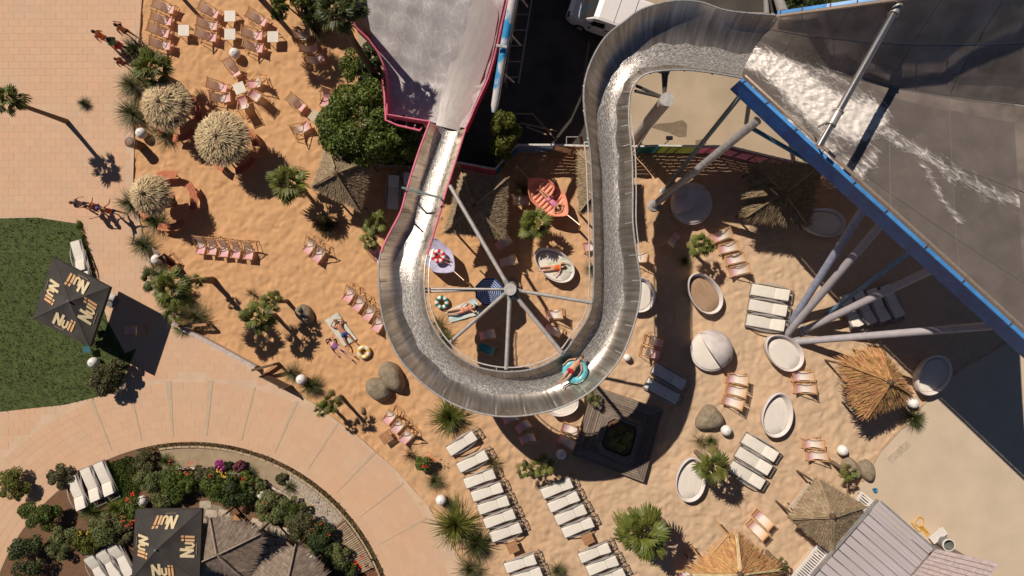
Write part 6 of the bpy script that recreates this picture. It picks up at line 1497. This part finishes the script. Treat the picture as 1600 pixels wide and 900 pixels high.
towel('crumpled pale towel under the man in blue shorts', [(508, 501), (527, 488), (558, 530), (538, 541)], mat('towel_pale', (.50, .52, .46), .9, c2=(.68, .66, .58), scale=3, bump=.5, bscale=7))
towel('white towel under the woman in orange inside the oval pod', [(853, 411), (884, 402), (898, 425), (862, 428)], mat('towel_white', (.62, .60, .50), .9, c2=(.45, .55, .38), scale=3), z=.47)
# ================================================================= PEOPLE
SKEL = dict(pelvis=(0, 0, .95), spine=(.01, 0, 1.12), chest=(0, 0, 1.30), neck=(-.01, 0, 1.47), jaw=(.015, 0, 1.55), skull=(0, 0, 1.635), crown=(-.005, 0, 1.70))
def person(label, loc, kind='stand', face=0.0, head_dir=0.0, pose=None, skin=None, hair=None, clothes=(), s=1.0, hair_len=0, glasses=False):
    """loc = position of the pelvis point on its support; face in degrees of the picture"""
    J = {k: Vector(v) for k, v in SKEL.items()}
    for sd, n in ((1, 'l'), (-1, 'r')):
        J['sho' + n] = Vector((0, .17 * sd, 1.41)); J['elb' + n] = Vector((-.02, .25 * sd, 1.13)); J['wri' + n] = Vector((.04, .28 * sd, .89)); J['hip' + n] = Vector((0, .095 * sd, .90))
        J['kne' + n] = Vector((.03, .11 * sd, .50)); J['ank' + n] = Vector((-.01, .11 * sd, .08)); J['toe' + n] = Vector((.14, .13 * sd, .03))
    for k, v in (pose or {}).items(): J[k] = Vector(v)
    RAD = dict(pelvis=(.155, .115), spine=(.13, .10), chest=(.155, .115), neck=(.055, .055), jaw=(.062, .07), skull=(.082, .095), crown=(.055, .065))
    LR = dict(sho=.062, elb=.040, wri=.026, hip=.092, kne=.058, ank=.036, toe=.028)
    t = thing('person', label, 'person', (0, 0, 0))
    def skin_obj(name, chain, extra, m, infl=0):
        names = []; edges = []; vs = []; rd = []
        def add(n, p=None, r=None):
            if n in names: return names.index(n)
            names.append(n); vs.append(tuple(p if p is not None else J[n])); 
            if r is None: r = RAD.get(n) or (LR[n[:3]],) * 2
            rd.append((r[0] + infl, r[1] + infl)); return len(names) - 1
        for a, b in chain: edges.append((add(a), add(b)))
        for a, n, p, r in extra: edges.append((add(a), add(n, p, r)))
        me = bpy.data.meshes.new(name); me.from_pydata(vs, edges, []); me.materials.append(m); o = link(name, me, t)
        o.modifiers.new('Skin', 'SKIN'); 
        if not me.skin_vertices: return o
        for i, r in enumerate(rd): me.skin_vertices[0].data[i].radius = r; me.skin_vertices[0].data[i].use_root = (i == 0)
        o.modifiers['Skin'].use_smooth_shade = True; sb = o.modifiers.new('Subdivision', 'SUBSURF'); sb.levels = sb.render_levels = 1; return o
    ch = [('pelvis', 'spine'), ('spine', 'chest'), ('chest', 'neck'), ('neck', 'jaw'), ('jaw', 'skull'), ('skull', 'crown')]; ex = []
    for n in 'lr':
        ch += [('chest', 'sho' + n), ('sho' + n, 'elb' + n), ('elb' + n, 'wri' + n), ('pelvis', 'hip' + n), ('hip' + n, 'kne' + n), ('kne' + n, 'ank' + n), ('ank' + n, 'toe' + n)]
        w = J['wri' + n]; d = (w - J['elb' + n]).normalized(); sd = d.cross(Vector((1, 0, .2))).normalized(); pl = w + d * .075; ex.append(('wri' + n, 'palm' + n, pl, (.036, .017)))
        for q, (o_, l) in enumerate(((-.028, .070), (-.010, .082), (.010, .078), (.027, .060))):
            b_ = pl + sd * o_ + d * .02; ex.append(('palm' + n, f'fa{q}' + n, b_, (.010, .010))); ex.append((f'fa{q}' + n, f'fb{q}' + n, b_ + d * l * .9 + Vector((.012, 0, 0)), (.007, .007)))
        ex.append(('palm' + n, 'th' + n, w + d * .055 - sd * .055 + Vector((.01, 0, 0)), (.010, .010)))
    nf = (J['skull'] - J['neck']).normalized(); fwd = Vector((1, 0, 0)); fwd = (fwd - nf * fwd.dot(nf)).normalized(); lat = nf.cross(fwd)
    ex.append(('jaw', 'nose', J['skull'].lerp(J['jaw'], .55) + fwd * .085, (.012, .012)))
    skin_obj('body', ch, ex, skin or M_skin)
    hv = J['skull'] + fwd * -.018 + nf * .02; mb = MB(); rows = []
    for k in range(9):
        th = k / 8 * 1.75
        rows.append([hv + nf * (.118 * math.cos(th)) + (lat * (.098 * math.sin(a)) + fwd * (.108 * math.cos(a))) * math.sin(th) * (1 if math.cos(a) < .35 or th < .95 else .82) for a in np.linspace(0, 2 * math.pi, 17)[:-1]])
    mb.grid(rows, True)
    if hair_len:
        for q in range(9):
            a = (q - 4) * .35 + math.pi; p0 = hv + lat * .09 * math.sin(a) + fwd * .09 * math.cos(a); mb.tube([p0, p0 - nf * hair_len * .5 + fwd * -.03 + lat * .06 * math.sin(a), p0 - nf * hair_len * (.7 + .1 * (q % 3)) * 1.0 + lat * .10 * math.sin(a)], [.035, .03, .01], 6)
    mb.build('hair', hair or M_hair, t, True)
    fb = MB(); ec = J['skull'].lerp(J['jaw'], .35)
    for sg in (-1, 1): fb.box(ec + fwd * .088 + lat * .032 * sg, (.03, .03, .014) if not glasses else (.05, .05, .03))
    fb.build('sunglasses' if glasses else 'eyes', M_rubber, t)
    mo = MB(); mo.box(J['jaw'] + fwd * .071 + nf * .0, (.02, .04, .012)); mo.build('mouth', mat('lips', (.45, .12, .10), .5), t)
    for nm, parts, m_ in clothes:
        c2 = []; e2 = []
        if 'trunk' in parts: c2 += [('pelvis', 'spine'), ('spine', 'chest')]
        if 'straps' in parts:
            for n in 'lr': e2.append(('chest', 'st' + n, J['chest'].lerp(J['sho' + n], .75) + Vector((0, 0, .02)), (.035, .06)))
        if 'top' in parts: c2 += [('chest', 'ch2')]; J['ch2'] = J['chest'] + (J['spine'] - J['chest']) * .75; RAD['ch2'] = (.165, .135)
        if 'brief' in parts: c2 += [('pelvis', 'pe2')]; J['pe2'] = J['pelvis'] + (J['spine'] - J['pelvis']) * .55; RAD['pe2'] = (.165, .135)
        if 'short' in parts:
            if not c2: c2 += [('pelvis', 'pe2')]; J['pe2'] = J['pelvis'] + (J['spine'] - J['pelvis']) * .35; RAD['pe2'] = (.15, .115)
            for n in 'lr': e2 += [('pelvis', 'hp' + n, J['hip' + n], (.10, .10)), ('hp' + n, 'th_' + n, J['hip' + n].lerp(J['kne' + n], .55), (.088, .088))]
        if 'skirt' in parts:
            for n in 'lr': e2 += [('pelvis', 'hp' + n, J['hip' + n], (.12, .11)), ('hp' + n, 'th_' + n, J['hip' + n].lerp(J['kne' + n], .8), (.13, .11))]
        if 'legs' in parts:
            for n in 'lr': e2 += [('pelvis', 'hp' + n, J['hip' + n], (.10, .10)), ('hp' + n, 'kn_' + n, J['kne' + n], (.07, .07)), ('kn_' + n, 'an_' + n, J['kne' + n].lerp(J['ank' + n], .8), (.05, .05))]
        if 'sleeve' in parts:
            for n in 'lr': e2 += [('chest', 'sh_' + n, J['sho' + n], (.075, .075)), ('sh_' + n, 'sl_' + n, J['sho' + n].lerp(J['elb' + n], .6), (.055, .055))]
        skin_obj(nm, c2, e2, m_, .034)
    if kind == 'lie':
        h = Vector((math.cos(R(-head_dir)), math.sin(R(-head_dir)), 0)); up = Vector((0, 0, 1)); y = h.cross(up)
        M = Matrix(((up.x, y.x, h.x), (up.y, y.y, h.y), (up.z, y.z, h.z)))
        if kind == 'lie' and s < 0: pass
        sc = abs(s); off_ = M @ (J['pelvis'] * sc); t.matrix_world = Matrix.Translation(Vector(loc) - off_) @ (M.to_4x4() @ Matrix.Diagonal((sc, sc, sc, 1)))
    else:
        t.location = loc; t.rotation_euler = (0, 0, R(-face)); t.scale = (s, s, s)
    return t
def lying(label, head, feet, z, **k):
    """head and feet pixels; finds scale and direction"""
    h, f = P(*head, z), P(*feet, z); d = h - f; L = d.length; s = L / 1.66; pl = f + d * (.92 / 1.66); return person(label, (pl.x, pl.y, z), 'lie', head_dir=-math.degrees(math.atan2(d.y, d.x)), s=s, **k)
coral = cloth('coral_cloth', (.72, .10, .09)); orange = cloth('orange_cloth', (.80, .13, .02)); red = cloth('red_cloth', (.42, .01, .03)); blue = cloth('blue_cloth', (.02, .06, .26)); pinkc = cloth('pink_cloth', (.72, .22, .40))
patt = mat('patterned_cloth', (.40, .03, .13), .8, c2=(.06, .20, .42), scale=14, detail=0)
UPARM = {'elbl': (.05, .36, 1.60), 'wril': (.06, .12, 1.74), 'elbr': (.05, -.36, 1.60), 'wrir': (.06, -.12, 1.74)}
lying('person in a coral bikini lying on the blue towel with one arm over the head', (745, 479), (697, 491), .17, pose={'elbl': (.10, .34, 1.58), 'wril': (.06, .14, 1.78), 'elbr': (.02, -.34, 1.22), 'wrir': (.06, -.26, 1.02), 'knel': (.10, .09, .50), 'kner': (.04, -.12, .50), 'ankl': (0, .02, .08), 'ankr': (0, -.14, .08), 'toel': (.10, .0, 0), 'toer': (.10, -.2, 0)}, skin=M_skin, hair=M_hair_b, clothes=[('bikini_top', ('top',), coral), ('bikini_bottom', ('brief',), coral)], glasses=True, hair_len=.1)
lying('person in an orange swimsuit lying in the white oval pod', (883, 417), (841, 421), .56, pose={'elbl': (.05, .30, 1.28), 'wril': (.10, .40, 1.05), 'elbr': (.05, -.30, 1.56), 'wrir': (.06, -.22, 1.80)}, skin=M_skin, hair=M_hair, clothes=[('swimsuit', ('trunk', 'straps'), orange)], glasses=True, hair_len=.25)
lying('person in blue shorts lying on the crumpled towel with hands behind the head', (524.5, 502), (551, 542), .17, pose=dict(UPARM, knel=(.06, .20, .50), ankl=(0, .26, .08), toel=(.08, .36, .02), kner=(.04, -.16, .50), ankr=(0, -.20, .08), toer=(.08, -.3, .02)), skin=M_skin_t, hair=M_hair_b, clothes=[('swim_shorts', ('short',), blue)], glasses=True)
lying('person in a patterned swimsuit lying on the sand in palm shade', (511, 532), (552, 560), .15, pose={'elbl': (.06, .34, 1.62), 'wril': (.06, .10, 1.76), 'elbr': (0, -.30, 1.15), 'wrir': (.0, -.34, .92)}, skin=M_skin_p, hair=M_hair_b, clothes=[('swimsuit', ('trunk', 'straps'), patt)], hair_len=.12, glasses=True)
lying('person in a pink top lying in the salmon boat hammock', (875, 328), (842, 295), .86, pose=dict(UPARM, ankl=(0, .05, .08), ankr=(0, -.05, .08), knel=(.05, .07, .5), kner=(.05, -.07, .5)), skin=M_skin, hair=M_hair, clothes=[('top', ('trunk', 'straps'), pinkc), ('shorts', ('short',), pinkc)], hair_len=.2)
lying('person resting in the lavender boat hammock with legs through the ring', (666, 392), (703, 410), .98, pose={'knel': (.2, .1, .5), 'kner': (.2, -.1, .5)}, skin=M_skin, hair=M_hair, clothes=[('shirt', ('trunk', 'sleeve'), cloth('white_cloth', (.68, .62, .58))), ('shorts', ('short',), red)], hair_len=.1)
lying('person in red shorts riding the aqua ring down the slide', (909.5, 557), (874.5, 601), 6.62, pose={'elbl': (.03, .38, 1.20), 'wril': (.0, .42, .96), 'elbr': (.03, -.38, 1.20), 'wrir': (.0, -.42, .96), 'knel': (.14, .08, .52), 'kner': (.14, -.10, .52), 'ankl': (-.06, .06, .12), 'ankr': (-.06, -.07, .12), 'toel': (.10, .09, .04), 'toer': (.1, -.1, .04), 'skull': (.06, 0, 1.635), 'crown': (.08, 0, 1.70), 'jaw': (.045, 0, 1.55)}, skin=M_skin, hair=M_hair_b, clothes=[('swim_shorts', ('short',), red)])
WALK = {'knel': (.20, .10, .53), 'ankl': (.22, .10, .10), 'toel': (.37, .11, .07), 'kner': (-.06, -.10, .50), 'ankr': (-.28, -.10, .12), 'toer': (-.17, -.11, .03), 'elbl': (-.12, .25, 1.15), 'wril': (-.05, .27, .92), 'elbr': (.06, -.26, 1.14), 'wrir': (.20, -.24, .94)}
gw = P
person('walking person in an orange top, leftmost of the four at the upper path', P(178, 69), face=215, pose=WALK, hair=M_hair, clothes=[('vest', ('trunk', 'straps'), orange), ('shorts', ('short',), cloth('tan_cloth', (.35, .2, .1)))], s=1.0)
person('walking person in green and coral, second of the four at the upper path', P(199, 80), face=208, pose=WALK, skin=M_skin_t, hair=M_hair, clothes=[('shirt', ('trunk', 'sleeve'), cloth('green_cloth', (.10, .30, .16))), ('skirt', ('skirt',), coral)], s=1.0, hair_len=.15)
person('walking tanned person uppermost of the four at the upper path', P(211, 59), face=215, pose=dict(WALK, elbr=(.15, -.28, 1.25), wrir=(.30, -.15, 1.35)), skin=M_skin_t, hair=M_hair, clothes=[('shorts', ('short',), cloth('brown_cloth', (.12, .06, .04)))], s=1.0)
person('shorter walking person lowest of the four at the upper path', P(206, 107), face=215, pose=WALK, skin=M_skin_t, hair=M_hair_b, clothes=[('top', ('trunk', 'straps'), cloth('rust_cloth', (.30, .09, .05))), ('shorts', ('short',), cloth('brown_cloth', (.12, .06, .04)))], s=.85)
person('person reaching out at the left edge below the dark hanging shadow', P(146, 323), face=-10, pose=dict(WALK, elbr=(.2, -.3, 1.4), wrir=(.42, -.28, 1.5), elbl=(.2, .28, 1.4), wril=(.42, .26, 1.45)), skin=M_skin, hair=M_hair_b, clothes=[('shirt', ('trunk', 'sleeve'), cloth('grey_cloth', (.3, .25, .22))), ('shorts', ('short',), blue)], s=1.0)
person('slim person in dark red walking between two others at the left edge', P(163, 327), face=10, pose=dict(WALK, elbl=(.1, .32, 1.35), wril=(.2, .5, 1.5)), skin=M_skin_t, hair=M_hair, clothes=[('dress', ('trunk', 'skirt'), cloth('wine_cloth', (.20, .04, .04)))], s=.85, hair_len=.12)
person('person with a blue cap and blue swimwear raising both arms at the left path', P(191, 334), face=200, pose=dict(WALK, elbl=(.15, .42, 1.50), wril=(.30, .60, 1.68), elbr=(-.1, -.42, 1.45), wrir=(-.2, -.62, 1.60), spine=(.06, 0, 1.12), chest=(.14, 0, 1.27), neck=(.22, 0, 1.42), jaw=(.27, 0, 1.48), skull=(.30, 0, 1.56), crown=(.32, 0, 1.62), shol=(.15, .17, 1.38), shor=(.15, -.17, 1.38)), skin=M_skin, hair=mat('blue_cap', (.10, .12, .40), .8), clothes=[('swimsuit', ('trunk',), orange), ('shorts', ('short',), blue)], s=1.0)
person('person half hidden on the terracotta bench below the largest straw parasol', P(368, 252), face=200, pose={'knel': (.38, .12, .50), 'kner': (.38, -.12, .50), 'ankl': (.38, .12, .08), 'ankr': (.38, -.12, .08), 'toel': (.52, .12, .03), 'toer': (.52, -.12, .03), 'hipl': (.02, .1, .52), 'hipr': (.02, -.1, .52), 'pelvis': (0, 0, .56), 'spine': (0, 0, .74), 'chest': (.02, 0, .92), 'neck': (.03, 0, 1.09), 'jaw': (.05, 0, 1.17), 'skull': (.04, 0, 1.255), 'crown': (.03, 0, 1.32), 'shol': (.02, .17, 1.03), 'shor': (.02, -.17, 1.03), 'elbl': (.1, .25, .80), 'elbr': (.1, -.25, .80), 'wril': (.3, .18, .72), 'wrir': (.3, -.18, .72)}, hair=M_hair, clothes=[('shirt', ('trunk', 'sleeve'), orange), ('shorts', ('short',), blue)])
print('objects', len(bpy.data.objects))
